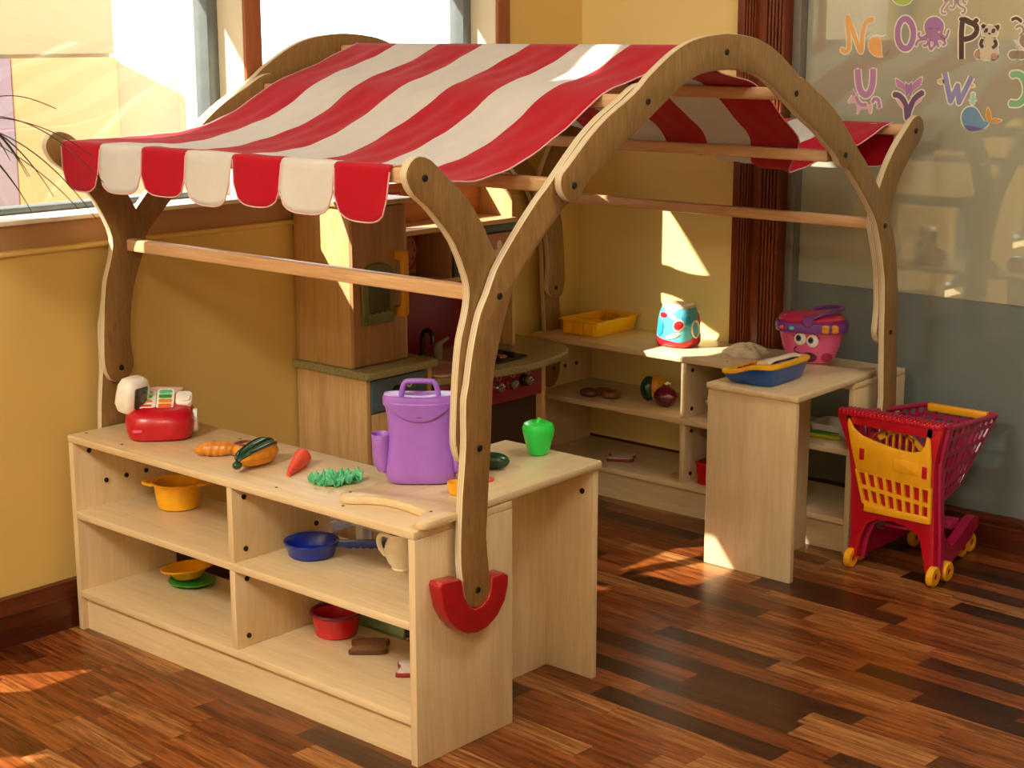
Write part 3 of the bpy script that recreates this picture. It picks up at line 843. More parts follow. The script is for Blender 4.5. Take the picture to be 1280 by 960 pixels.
# yellow seat panel, standing in the rear frame, with its grid of slots
b = NB()
def lattice(bm, corners, us, vs_, wu, wv, th, mat=0):
    """grid of bars across the quad (bl, br, tr, tl): lines at parameters us (upright) and vs_ (level)"""
    bl, br, tr, tl = [Vector(c) for c in corners]
    nrm = (br - bl).cross(tl - bl).normalized()
    P = lambda u, v: (bl * (1 - u) + br * u) * (1 - v) + (tl * (1 - u) + tr * u) * v
    def strip(a, b_, w, q=1):
        d = (b_ - a).normalized(); s = d.cross(nrm)
        loft(bm, [[p + s * w / 2 + nrm * th * q / 2, p - s * w / 2 + nrm * th * q / 2, p - s * w / 2 - nrm * th * q / 2, p + s * w / 2 - nrm * th * q / 2] for p in (a, b_)], mat=mat)
    for u in us: strip(P(u, 0), P(u, 1), wu)
    for v in vs_: strip(P(0, v), P(1, v), wv, .86)
    return P
ys = -.0065
bl, br, tr_, tl = (-.050, ys, .185), (.138, ys, .178), (.138, ys, .300), (-.098, ys, .302)
pan = [(-.052, .190), (.138, .168), (.136, .24), (.133, .345), (.126, .402), (.118, .410), (.112, .385), (.102, .368), (.075, .360), (.03, .362), (-.03, .372), (-.075, .382), (-.100, .398), (-.118, .425), (-.120, .410), (-.105, .345), (-.086, .285)]
# solid upper part and rims, open slots below
up = [p for p in [(-.086, .285), (.1345, .270), (.133, .345), (.126, .402), (.118, .410), (.112, .385), (.102, .368), (.075, .360), (.03, .362), (-.03, .372), (-.075, .382), (-.100, .398), (-.118, .425), (-.120, .410), (-.105, .345)]]
prism(b, up, 'xz', ys - .005, ys + .005, .002)
lattice(b, ((-.060, ys, .195), (.136, ys, .174), (.134, ys, .272), (-.086, ys, .288)), [0, .13, .255, .38, .505, .63, .755, .88, 1], [.03, .5, .98], .009, .010, .009)
bx(b, -.058, .137, ys - .005, ys + .005, .172, .192, .002)
seat = obj('seat_panel', b, M_CYEL, ca)
b = NB(); prism(b, rrect(.074, .036, .008, 4, .062, .318), 'xz', ys - .0065, ys - .004, .001); obj('raised_plate', b, M_CYEL, seat)
for x, z in ((-.071, .332), (.117, .312)):
    b = NB(); bx(b, x - .0075, x + .0075, ys - .0058, ys - .0048, z - .016, z + .016, .0004); obj('slot', b, M_CRED, seat)
b = NB()
ap = [(-.06 + .14 * k / 14, .374 + .035 * math.sin(PI * k / 14) - .012 * k / 14) for k in range(15)]
prism(b, ap + [(p[0] * .86 + .002, p[1] - .013) for p in ap[::-1]], 'xz', .048, .056, .001)
for k in range(3, 13, 2): bx(b, ap[k][0] - .003, ap[k][0] + .003, .048, .056, .345, ap[k][1] - .004)
obj('child_seat_back', b, M_CYEL, ca)
# basket
b = NB()
TZ, BZ = .428, .200
T = [(-.118, .052, TZ), (.152, .052, TZ), (.146, .345, TZ - .018), (-.066, .345, TZ - .018)]
B = [(-.098, .052, BZ), (.118, .052, BZ), (.090, .255, BZ + .02), (-.06, .255, BZ + .02)]
us = [k / 8 for k in range(9)]
lattice(b, (B[1], B[2], T[2], T[1]), us, [0, .22, .44, .66, .86, 1], .010, .012, .006)      # right side
lattice(b, (B[0], B[3], T[3], T[0]), us, [0, .22, .44, .66, .86, 1], .010, .012, .006)      # left side
lattice(b, (B[3], B[2], T[2], T[3]), [k / 6 for k in range(7)], [0, .22, .44, .66, .86, 1], .010, .012, .006)
lattice(b, (B[0], B[1], B[2], B[3]), [k / 6 for k in range(7)], us, .010, .010, .006)
for a, c in ((T[1], T[2]), (T[2], T[3]), (T[3], T[0])): tube(b, [a, c], .0075, 8)
obj('basket', b, M_CMAG, ca)
b = NB(); bx(b, -.05, .13, .318, .336, .398, .420, .004); obj('front_bar', b, M_CYEL, ca)
# lower side rails to the front wheels
for sx, xr, xf in ((1, .148, .098), (-1, -.100, -.054)):
    b = NB()
    side = [(.03, .150), (.06, .125), (.12, .085), (.20, .092), (.28, .112), (.335, .112), (.352, .098), (.345, .078), (.30, .06), (.22, .045), (.10, .035), (.03, .05)]
    side = smoothpoly(side, 3)
    def Pm(p, o_): return Vector((xr + (xf - xr) * min(1, max(0, p[0] / .33)) + o_, p[0], p[1]))
    va = [b.verts.new(Pm(p, -.014)) for p in side]; vb = [b.verts.new(Pm(p, .014)) for p in side]
    b.faces.new(va); b.faces.new(vb[::-1])
    for i in range(len(side)): b.faces.new([va[i], vb[i], vb[(i + 1) % len(side)], va[(i + 1) % len(side)]])
    obj('side_rail', b, M_CMAG, ca)
b = NB(); bx(b, -.06, .10, .20, .25, .10, .125, .004); bx(b, -.02, .06, .04, .22, .125, .135, .003); obj('under_tray', b, M_CMAG, ca)
def wheel(x, y, r=.028, w=.020):
    Mw = Matrix.Translation((x, y, r)) @ Matrix.Rotation(PI / 2, 4, 'Y')
    b = NB(); lathe(b, [(.010, -w / 2), (r - .004, -w / 2), (r, -w / 2 + .004), (r, w / 2 - .004), (r - .004, w / 2), (.010, w / 2), (.010, -w / 2)], 32, M=Mw); wh = obj('wheel', b, M_CYEL, ca)
    b = NB(); lathe(b, [(0, -w / 2 + .002), (.012, -w / 2 + .002), (.012, w / 2 - .002), (0, w / 2 - .002)], 20, M=Mw); obj('hub', b, M_CRED, wh)
for x, y in ((.152, .0), (.158, .066), (-.097, .0), (-.107, .07), (.094, .285), (.090, .345), (-.052, .285), (-.054, .345)): wheel(x, y, .028)
# ------------------------------------------------------------------ toys
A0 = .7206                                        # turned towards the shop entrance, where the viewer stands
def Rz(a): return Matrix.Rotation(a, 4, 'Z')
M_PURPLE = plain('purple_plastic', '#a26cd2', .28, coat=.25, var=.03)
M_PURPLE_D = plain('dark_purple_plastic', '#6c3f98', .35)
M_LIME = plain('bright_green_plastic', '#22d04a', .22, coat=.3, sub=.1)
M_SEA = plain('seafoam_green_plastic', '#58c088', .4, bump=.3)
M_DKGREEN = plain('dark_green_plastic', '#12402a', .25, coat=.3)
M_CARROT = plain('carrot_orange_plastic', '#e8553a', .38)
M_ORANGE = plain('orange_plastic', '#ee6a18', .35)
M_BREAD = plain('golden_bread_plastic', '#d98a2e', .35, var=.12, scale=40, coat=.2)
M_BREAD_L = plain('pale_bread_plastic', '#f0b862', .4)
M_CHOC = plain('chocolate_plastic', '#7a3c22', .35, var=.12)
M_SQY = plain('squash_yellow_plastic', '#e0941c', .35, var=.1, scale=60)
M_SQG = plain('squash_green_plastic', '#3c5c34', .4, var=.2, scale=50)
M_POTY = plain('warm_yellow_plastic', '#f2ae1c', .33)
M_DISHG = plain('leaf_green_plastic', '#3f9a34', .35)
M_NAVY = plain('royal_blue_plastic', '#1230a0', .3, coat=.2)
M_IVORY = plain('ivory_plastic', '#faf4e6', .3, coat=.2)
M_IVORY2 = plain('white_plastic', '#efeae0', .3, coat=.2)
M_BOWLRED = plain('clear_red_plastic', '#c81a24', .25, coat=.2)
M_BOWLRIM = plain('violet_red_plastic', '#84183c', .3)
M_BROWN = plain('brown_toast_plastic', '#8f6238', .45, var=.2, scale=120, bump=.3)
M_BROWN_E = plain('brown_crust_plastic', '#5c341e', .4)
M_PASTRY = plain('pastry_brown_plastic', '#6e4424', .3, var=.15)
M_CRUSTRED = plain('red_crust_plastic', '#8e2830', .4)
M_BREADW = plain('white_bread_plastic', '#e2d2c0', .5, var=.08, scale=90, bump=.2)
M_MAROON = plain('maroon_plastic', '#5a0f28', .18, coat=.4)
M_MINT = plain('pale_mint_plastic', '#9fbc92', .35)
M_TRAY = plain('sun_yellow_plastic', '#f6bb14', .3, var=.03)
M_TRED = plain('toaster_red_plastic', '#c8222e', .25, coat=.3)
M_TEAL = plain('sky_blue_plastic', '#5fc0d0', .3, coat=.2)
M_TEAL_D = plain('deep_aqua_plastic', '#2f98b8', .3)
M_TCREAM = plain('cream_plastic', '#e8d8b8', .35)
M_TAN = plain('tan_plastic', '#c88a4e', .4)
M_DOUGH = plain('pale_dough', '#dcc9a0', .5, var=.1, bump=.3)
M_PINK = plain('pink_plastic', '#dc5f94', .35, var=.04)
M_PINKD = plain('hot_pink_plastic', '#c4305c', .35)
M_LILAC = plain('violet_plastic', '#7a3f9a', .35)
M_EYE = plain('eye_white', '#f0ece6', .3)
M_IRIS = plain('eye_blue', '#3f78b8', .3)
M_PBLUE = plain('phone_blue_plastic', '#0f50a8', .28, coat=.2)
M_PYEL = plain('phone_yellow_plastic', '#f4b81a', .3)
M_SCREEN = plain('dark_screen', '#3a3c34', .15, coat=.4)
M_TUB = plain('milky_pink_plastic', '#dcb8a8', .35)
M_LEMONG = plain('lime_leaf_plastic', '#b8b818', .35)
M_CRATE = plain('white_lilac_plastic', '#d9d6e4', .4)
M_CRATE_D = plain('blue_lilac_plastic', '#5a5f98', .4)
SH = .5002

# cash register --------------------------------------------------------
rg = thing('cash_register', 'red toy cash register with white tilted display at the left end of the front shelf', 'toy', (.186, .140, SH), math.radians(48))
def rings_se(spec, n=40): return [sring(w_, d_, z_, e_, n, cx_, cy_) for w_, d_, z_, e_, cx_, cy_ in spec]
b = NB(); loft(b, rings_se([(.118, .090, 0, 3.2, 0, 0), (.136, .108, .004, 3.2, 0, 0), (.146, .118, .018, 3, 0, 0), (.150, .120, .036, 2.9, 0, 0), (.146, .116, .05, 2.9, 0, .001), (.134, .106, .060, 2.9, 0, .005), (.118, .094, .066, 2.8, 0, .009), (.095, .074, .068, 2.8, 0, .012)])); [setattr(v, 'co', v.co + Vector((0, 0, v.co.z * max(0, v.co.y + .03) * 3.2))) for v in b.verts]; obj('body', b, M_CRED, rg)
b = NB(); loft(b, rings_se([(.010, .004, 0, 2.5, 0, 0), (.010, .004, .034, 2.5, 0, 0)])); b.free()
Mt = Matrix.Translation((0, .008, .0785)) @ Matrix.Rotation(math.radians(28), 4, 'X')
for (cx_, w_, d_) in ((-.028, .040, .062), (.012, .038, .070)):
    b = NB(); prism(b, rrect(w_, d_, .009, 5, cx_, 0), 'xy', -.004, .006, .002, M=Mt); kp = obj('keypad', b, M_IVORY, rg)
    for k, m_ in enumerate((M_CARROT, M_SQY, M_LIME, M_MINT) if cx_ < 0 else (M_ORANGE, M_SQY, M_DISHG, M_SEA)):
        b = NB(); prism(b, rrect(w_ - (.016 if cx_ < 0 else .01), .0105 if cx_ > 0 else .006, .003, 3, cx_, -.024 + k * .0155), 'xy', .006, .0085, .0008, M=Mt); obj('key', b, m_, kp)
b = NB(); prism(b, rrect(.036, .044, .012, 5, .052, .004), 'xy', -.008, .006, .003, M=Mt); prism(b, rrect(.026, .024, .008, 5, .053, .0), 'xy', .006, .011, .002, M=Mt); obj('scale_button', b, M_IVORY, rg)
b = NB(); loft(b, [[(.0745 + o, y_, z_) for y_, z_ in rrect(.036, .050, .014, 5, .006, .034)] for o in (-.006, .003, .0055)]); obj('side_cover', b, M_IVORY, rg)
Md = Matrix.Translation((-.060, .004, .080)) @ Matrix.Rotation(math.radians(-34), 4, 'Z') @ Matrix.Rotation(math.radians(12), 4, 'Y') @ Matrix.Scale(1.1, 4)
b = NB(); loft(b, [sring(.050 * f, .070 * f2, z_, 3, 36, 0, cy_) for f, f2, z_, cy_ in ((.4, .4, -.022, 0), (.8, .8, -.018, 0), (1, 1, -.004, 0), (1, 1, .014, 0), (.95, .96, .034, .0), (.75, .8, .046, 0), (.4, .5, .051, 0))], M=Md); dsp = obj('display_head', b, M_IVORY, rg)
b = NB(); Ms = Md @ Matrix.Translation((.0235, -.004, .016)) @ Matrix.Rotation(math.radians(86), 4, 'Y'); prism(b, rrect(.042, .036, .004, 3), 'xy', -.001, .0025, .001, M=Ms); obj('screen', b, M_SCREEN, dsp)
b = NB(); prism(b, rrect(.020, .006, .002, 3, -.045, .026), 'xz', -.0595, -.0565, .0005); obj('badge', b, M_PINK, rg)
b = NB(); bx(b, -.072, -.045, -.010, .014, .055, .085, .004); obj('display_neck', b, M_CRED, rg)

# tub behind the register, standing on a low pedestal of its own base
b = NB()
def rp(w_, d_, r_, z_): return [(p[0], p[1], z_) for p in rrect(w_, d_, r_, 5)]
loft(b, [rp(.044, .032, .010, 0), rp(.050, .038, .011, .002), rp(.058, .046, .012, .058), rp(.068, .056, .013, .0585), rp(.068, .056, .013, .061), rp(.064, .052, .012, .0615), rp(.054, .042, .011, .058), rp(.046, .034, .009, .004)])
t = tag(obj('food_tub', b, M_TUB, None, (.064, .246, SH), (0, 0, .7)), 'milky pink rectangular food tub standing behind the red cash register', 'tub')

# bread, bagel, squash, carrot, lettuce --------------------------------
b = NB()
rows = []
for i in range(33):
    u = i / 32; s = -1 + 2 * u
    r_ = .0195 * max(0.02, (1 - abs(s) ** 2.6)) ** .5 * (1 + .045 * math.sin(u * 6 * 2 * PI))
    rows.append([(s * .048 + (.006 * math.cos(a) if 0 else 0) + .006 * math.sin(a), r_ * math.cos(a), r_ * .9 * math.sin(a) + .0172) for a in [2 * PI * k / 24 for k in range(24)]])
loft(b, rows)
tag(obj('bread_loaf', b, M_BREAD, None, (.432, .112, SH), (0, 0, .72)), 'small golden bread loaf with ridges beside the red cash register', 'toy food')
bg_ = thing('bagel', 'round golden bagel with brown topping between the bread loaf and the squash', 'toy food', (.474, .163, SH))
b = NB(); tube(b, [(.0185 * math.cos(a), .0185 * math.sin(a), .0125) for a in [2 * PI * k / 32 for k in range(32)]], .0125, 16, closed=True); obj('ring', b, M_BREAD, bg_)
b = NB(); tube(b, [(.0175 * math.cos(a), .0175 * math.sin(a), .0188) for a in [2 * PI * k / 32 for k in range(32)]], .0078, 12, closed=True); obj('topping', b, M_CHOC, bg_)
sq = thing('squash', 'ribbed yellow squash with dark green back lying beside the bagel', 'toy food', (.572, .114, SH), 1.84)
for half, m_, nm in ((0, M_SQY, 'yellow_side'), (1, M_SQG, 'green_side')):
    rows = []
    for i in range(31):
        u = i / 30; s = -1 + 2 * u
        r_ = (.0235 + .006 * s) * max(.012, 1 - abs(s) ** 2.8) ** .5
        ring = []
        for k in range(25):
            a = (-130 + 172 * k / 24) if half == 0 else (42 + 188 * k / 24)
            a = math.radians(a)
            rr = r_ * (1 + .05 * math.cos(7 * a))
            ring.append((s * .058, -rr * math.cos(a), rr * .95 * math.sin(a) + .0235))
        rows.append(ring)
    b = NB(); loft(b, rows, cap=False, closed_ring=False); obj(nm, b, m_, sq)
b = NB()
for k in (42, 75, 110, 150, 230):
    a = math.radians(k)
    tube(b, [((-1 + 2 * i / 20) * .0575, -math.cos(a) * (.0240 + .006 * (-1 + 2 * i / 20)) * max(.012, 1 - abs(-1 + 2 * i / 20) ** 2.8) ** .5, math.sin(a) * .95 * (.0240 + .006 * (-1 + 2 * i / 20)) * max(.012, 1 - abs(-1 + 2 * i / 20) ** 2.8) ** .5 + .0235) for i in range(21)], .0032, 8)
obj('green_ribs', b, M_DKGREEN, sq)
b = NB(); ell(b, (-.060, 0, .016), .010, .009, .008); obj('stem_end', b, M_DKGREEN, sq)
b = NB()
prof = [(0, 0), (.0035, .001), (.008, .022), (.0125, .05), (.016, .072), (.0165, .080), (.013, .087), (.006, .089), (0, .0885)]
rows = []
for r_, z_ in prof[1:-1]:
    rows.append([(z_ - .045, r_ * math.cos(a), r_ * math.sin(a) + .0045 + .012 * z_ / .089) for a in [2 * PI * k / 20 for k in range(20)]])
loft(b, rows)
tag(obj('carrot', b, M_CARROT, None, (.670, .148, SH), (0, 0, 2.09)), 'smooth orange carrot lying between the squash and the green lettuce', 'toy food')
# lettuce: crinkled leaf
b = NB(); NR, NA = 24, 160
grid = []
for i in range(NR + 1):
    r_ = i / NR; row = []
    for k in range(NA):
        a = 2 * PI * k / NA
        R_ = (.052 + .006 * math.sin(3 * a + .5) + .005 * math.sin(7 * a)) * r_
        z_ = .006 + .010 * r_ ** 2 * (1 + math.sin(9 * a + 4 * r_)) * .55 + .004 * r_ * math.sin(23 * a - 9 * r_) + .0025 * math.sin(41 * a + 26 * r_) * r_ + .004 * math.sin(31 * r_ + 5 * a) * r_ + .004 * r_ * math.sin(17 * a + 11 * r_) + .006 * r_ * max(0, math.sin(a + .9))
        row.append(b.verts.new((R_ * math.cos(a) * 1.02, R_ * math.sin(a) * .72, max(.001, z_))))
    grid.append(row)
for i in range(NR):
    for k in range(NA): b.faces.new([grid[i][k], grid[i][(k + 1) % NA], grid[i + 1][(k + 1) % NA], grid[i + 1][k]])
bmesh.ops.remove_doubles(b, verts=b.verts[:], dist=1e-5)
o = obj('lettuce', b, M_SEA, None, (.806, .136, SH), (0, 0, .72), ang=60)
sm = o.modifiers.new('thick', 'SOLIDIFY'); sm.thickness = .002; sm.offset = 1
tag(o, 'crinkled seafoam green lettuce leaf lying beside the purple bag', 'toy food')

# purple bag -------------------------------------------------------------
pb = thing('toy_bag', 'purple plastic backpack-shaped carry case with top handle and side pockets', 'toy bag', (.985, .225, .5190), A0)
def bagring(z, w, d, e=3.0, cy=0, n=56): return sring(w, d, z, e, n, 0, cy)
b = NB(); loft(b, [bagring(0, .120, .060), bagring(.003, .138, .074), (bagring(.012, .150, .082)), bagring(.03, .154, .086), bagring(.06, .146, .084), bagring(.09, .138, .080), bagring(.12, .136, .076), bagring(.145, .141, .074), bagring(.165, .149, .072), bagring(.178, .152, .072)]); obj('body', b, M_PURPLE, pb)
# lid with a drooping front flap
b = NB()
rows = []
for i, (f, z, dd) in enumerate(((1.0, .168, 0), (1.035, .170, 0), (1.04, .180, 0), (1.0, .188, 0), (.86, .190, 0), (.55, .186, 0), (.2, .184, 0))):
    rows.append([(p[0], p[1], p[2] + (.004 * abs(p[0] / .07) ** 2 if i > 1 else 0)) for p in bagring(z, .152 * f, .074 * f)])
loft(b, rows)
obj('lid', b, M_PURPLE, pb)
b = NB()
top, bot = [], []
NF = 28
rows = []
for j in range(9):
    v = j / 8; ring = []
    for k in range(NF + 1):
        s = -1 + 2 * k / NF
        zt_ = .178; zb = .178 - .040 * (1 - abs(s) ** 2.2) - .001
        z = zt_ + (zb - zt_) * v
        w_ = (.1495 - (.178 - z) * .22)
        x = s * w_ / 2 * .985
        # surface of the body front at this x
        yy = -(.0372) * max(0.02, (1 - abs(s * .985) ** 3.0)) ** (1 / 3.0) - .0016
        ring.append((x, yy, z))
    rows.append(ring)
loft(b, rows, cap=False, closed_ring=False)
fl = obj('front_flap', b, M_PURPLE, pb, ang=60)
sm = fl.modifiers.new('thick', 'SOLIDIFY'); sm.thickness = .0022; sm.offset = 0
b = NB(); bx(b, -.006, .006, -.0405, -.0385, .147, .149, .0005); obj('latch_slot', b, M_PURPLE_D, fl)
b = NB()
tube(b, smoothpoly([(-.040, 0, .184), (-.036, 0, .205), (-.030, 0, .216), (-.018, 0, .2185), (.018, 0, .2185), (.030, 0, .216), (.036, 0, .205), (.040, 0, .184)], 4, False), .0058, 12)
obj('handle', b, M_PURPLE, pb)
for s in (-1, 1):
    b = NB()
    def prg(z, rx, ry, ox): return [(s * (.071 + ox) + rx * math.cos(a), ry * math.sin(a) - .006, z) for a in [2 * PI * k / 28 for k in range(28)]]
    loft(b, [prg(.020, .006, .010, .004), prg(.026, .013, .019, .008), prg(.045, .019, .024, .011), prg(.08, .020, .025, .012), prg(.104, .0205, .026, .013), prg(.106, .0195, .025, .013), prg(.104, .018, .0235, .013), prg(.07, .016, .021, .010)])
    obj('side_pocket', b, M_PURPLE, pb)

# things beside the bag
cu = thing('cup', 'small ribbed yellow cup in front of the purple bag', 'toy cup', (1.112, .205, .5190), A0)
b = NB()
rows = []
for r_, z_ in ((.016, 0), (.0185, .002), (.021, .022), (.0222, .0225), (.0222, .025), (.0205, .0255), (.019, .022), (.016, .004)):
    rows.append([((r_ * (1 + (.025 * math.cos(24 * a) if .001 < z_ < .0221 else 0))) * math.cos(a), (r_ * (1 + (.025 * math.cos(24 * a) if .001 < z_ < .0221 else 0))) * math.sin(a), z_) for a in [2 * PI * k / 96 for k in range(96)]])
loft(b, rows); obj('bowl', b, M_POTY, cu)
b = NB(); loft(b, [[(x_, y_, z_) for x_, y_ in rrect(w_, .05 * w_ / .06, .012, 4)] for w_, z_ in ((.056, 0), (.062, .003), (.058, .022), (.044, .030), (.02, .031))])
tag(obj('orange_block', b, M_ORANGE, None, (1.066, .300, .5190), (0, 0, A0)), 'orange toy piece behind the arch leg beside the purple bag', 'toy food')
b = NB()
rows = []
for i in range(25):
    s = -1 + 2 * i / 24; r_ = .019 * max(.01, 1 - abs(s) ** 2.6) ** .5
    rows.append([(s * .045, r_ * math.cos(a), r_ * math.sin(a) + .0185) for a in [2 * PI * k / 22 for k in range(22)]])
loft(b, rows)
tag(obj('cucumber', b, M_DKGREEN, None, (1.030, .395, .5190), (0, 0, .5)), 'dark green cucumber half hidden behind the arch leg', 'toy food')
b = NB(); lathe(b, [(0, 0), (.011, 0), (.0125, .002), (.0125, .005), (.011, .007), (0, .0075)], 24)
tag(obj('carrot_slice', b, M_CARROT, None, (1.094, .318, .5190)), 'flat orange carrot slice on the counter beside the arch leg', 'toy food')
gp = thing('bell_pepper', 'shiny bright green bell pepper on the far end of the near counter', 'toy food', (1.030, .560, .5190), .3)
b = NB()
rows = []
for r_, z_ in ((.010, 0), (.017, .001), (.0195, .006), (.024, .022), (.0285, .040), (.0295, .050), (.0265, .058), (.018, .062), (.008, .0605)):
    rows.append([(r_ * (1 + .045 * math.cos(4 * a)) * math.cos(a), r_ * (1 + .045 * math.cos(4 * a)) * math.sin(a), z_) for a in [2 * PI * k / 48 for k in range(48)]])
loft(b, rows); obj('flesh', b, M_LIME, gp)
b = NB(); tube(b, [(0, 0, .059), (.001, 0, .064), (.003, .001, .0675)], [.006, .0045, .004], 10); obj('stem', b, M_LIME, gp)

# lower compartments of the front shelf -----------------------------------
ZM, ZB = .3083, .1043
po = thing('cooking_pot', 'yellow two-handled pot on the upper left shelf of the front unit', 'toy pot', (.174, .190, ZM), A0)
b = NB(); lathe(b, [(0, 0), (.040, 0), (.045, .003), (.049, .028), (.052, .055), (.058, .057), (.0585, .060), (.056, .061), (.0495, .058), (.046, .028), (.042, .005), (0, .004)], 48, sy=.95); obj('bowl', b, M_POTY, po)
for s in (-1, 1):
    b = NB(); hp = smoothpoly([(s * .050, -.030), (s * .066, -.022), (s * .078, -.008), (s * .078, .008), (s * .066, .022), (s * .050, .030), (s * .050, .022), (s * .062, .014), (s * .068, .0), (s * .062, -.014), (s * .050, -.022)], 3)
    prism(b, hp[::s], 'xy', .054, .0605, .002); obj('handle', b, M_POTY, po)
pn = thing('frying_pan', 'royal blue frying pan with wavy handle on the upper right shelf of the front unit', 'toy pan', (.706, .155, ZM), A0 - .06)
b = NB(); lathe(b, [(0, 0), (.038, 0), (.043, .003), (.050, .026), (.0525, .028), (.0525, .030), (.050, .0305), (.047, .027), (.041, .006), (0, .005)], 48); obj('bowl', b, M_NAVY, pn)
b = NB()
hp = [(.046, .019), (.046, .030), (.06, .030), (.15, .031), (.156, .028), (.156, .021), (.150, .018)] + [(.146 - .0066 * k, .0185 - (.0028 if k % 2 else 0)) for k in range(12)] + [(.062, .018)]
prism(b, hp, 'xz', -.008, .008, .002); obj('handle', b, M_NAVY, pn)
jg = thing('jug', 'ivory toy jug with handle and spout in the right corner of the upper shelf', 'toy jug', (.928, .222, ZM), A0)
b = NB(); lathe(b, [(0, 0), (.021, 0), (.023, .003), (.022, .006), (.030, .016), (.0365, .032), (.0375, .042), (.034, .056), (.028, .066), (.0285, .072), (.031, .078), (.0285, .078), (.0255, .070), (.026, .066), (.031, .056), (.034, .04), (.02, .01), (0, .008)], 40); obj('body', b, M_IVORY, jg)
b = NB(); tube(b, smoothpoly([(-.027, 0, .070), (-.040, 0, .074), (-.047, 0, .066), (-.047, 0, .052), (-.042, 0, .040), (-.034, 0, .030)], 4, False), .0052, 10); obj('handle', b, M_IVORY, jg)
b = NB(); loft(b, [[(.028 + o + r_ * math.cos(a) * .6, r_ * math.sin(a), z_) for a in [2 * PI * k / 16 for k in range(16)]] for o, r_, z_ in ((-.006, .006, .042), (.006, .0105, .060), (.013, .012, .070), (.018, .010, .0745))]); obj('spout', b, M_IVORY, jg)
b = NB(); lathe(b, [(0, 0), (.034, 0), (.050, .006), (.0555, .0085), (.056, .011), (.053, .0115), (.036, .005), (0, .004)], 44, sy=.92)
tag(obj('plate', b, M_DISHG, None, (.186, .212, ZB), (0, 0, .6)), 'green plate under the yellow plate on the lower left shelf', 'toy plate', 'stacked plates on the lower left shelf')
b = NB(); lathe(b, [(0, 0), (.030, 0), (.034, .004), (.044, .016), (.061, .023), (.0625, .026), (.060, .0275), (.042, .020), (.032, .009), (0, .008)], 44, sy=.95)
tag(obj('plate', b, M_POTY, None, (.168, .215, ZB + .0125), (math.radians(-3), math.radians(-7), .6)), 'yellow deep plate tilted on top of the green plate', 'toy plate', 'stacked plates on the lower left shelf')
rb = thing('bowl', 'clear red bowl with violet rim on the lower right shelf', 'toy bowl', (.712, .218, ZB))
b = NB(); lathe(b, [(0, 0), (.038, 0), (.043, .003), (.048, .030), (.051, .048), (.048, .048), (.044, .03), (.039, .006), (0, .005)], 44); obj('side', b, M_BOWLRED, rb)
b = NB(); lathe(b, [(.0475, .0455), (.0535, .0455), (.0545, .049), (.053, .052), (.0475, .052), (.0465, .049), (.0475, .0455)], 44); obj('rim', b, M_BOWLRIM, rb)
def slice_poly(w_, d_):
    return smoothpoly([(-w_ / 2, -d_ / 2), (-.1 * w_, -d_ * .52), (.35 * w_, -d_ / 2), (.48 * w_, -d_ * .32), (.40 * w_, .05 * d_), (.47 * w_, .26 * d_), (.45 * w_, .42 * d_), (.25 * w_, .5 * d_), (-.3 * w_, .5 * d_), (-.48 * w_, .4 * d_), (-.5 * w_, .2 * d_), (-.42 * w_, .02 * d_), (-.47 * w_, -.3 * d_)], 3)
def slice_toy(name, label, loc, rz, w_, d_, h_, mt, me, group=None):
    t = thing(name, label, 'toy food', loc, rz, group)
    b = NB(); prism(b, slice_poly(w_, d_), 'xy', 0, h_, .002); obj('crust', b, me, t)
    b = NB(); prism(b, slice_poly(w_ * .93, d_ * .93), 'xy', h_ - .001, h_ + .0012, .0006); obj('crumb', b, mt, t)
slice_toy('toast_slice', 'brown slice of toast on the lower right shelf before the green plate', (.838, .205, ZB), .72, .088, .078, .011, M_BROWN, M_BROWN_E)
slice_toy('bread_slice', 'white bread slice with red crust at the right end of the lowest front shelf', (1.004, .180, ZB), .72, .078, .078, .010, M_BREADW, M_CRUSTRED)
b = NB(); lathe(b, [(0, 0), (.05, 0), (.07, .008), (.085, .014), (.086, .017), (.083, .0175), (.05, .006), (0, .005)], 44)
tag(obj('plate', b, M_MINT, None, (.745, .322, .0785), (math.radians(68), 0, 0)), 'pale mint plate leaning on the white crate behind the brown toast', 'toy plate')
# ------------------------------------------------------------------ white crate on the floor behind the front shelf
cr = thing('storage_crate', 'white slatted storage crate standing on the floor behind the front shelf unit', 'crate', (.60, .47, 0))
b = NB()
for sx in (-1, 1):
    for sy in (-1, 1): bx(b, sx * .16 - .012, sx * .16 + .012, sy * .10 - .012, sy * .10 + .012, 0, .34, .003)
for z0, z1 in ((.02, .05), (.15, .18), (.235, .262), (.31, .34)):
    for sy in (-1, 1): bx(b, -.16, .16, sy * .10 - .006, sy * .10 + .006, z0, z1, .002)
    for sx in (-1, 1): bx(b, sx * .16 - .006, sx * .16 + .006, -.10, .10, z0, z1, .002)
for x in (.04,): bx(b, x - .013, x + .013, -.107, -.096, .02, .33, .002)
obj('frame', b, M_CRATE, cr)
b = NB(); bx(b, -.155, .155, -.095, .095, .02, .03); bx(b, -.150, .03, -.090, .085, .03, .20, .006); obj('liner', b, M_CRATE_D, cr)

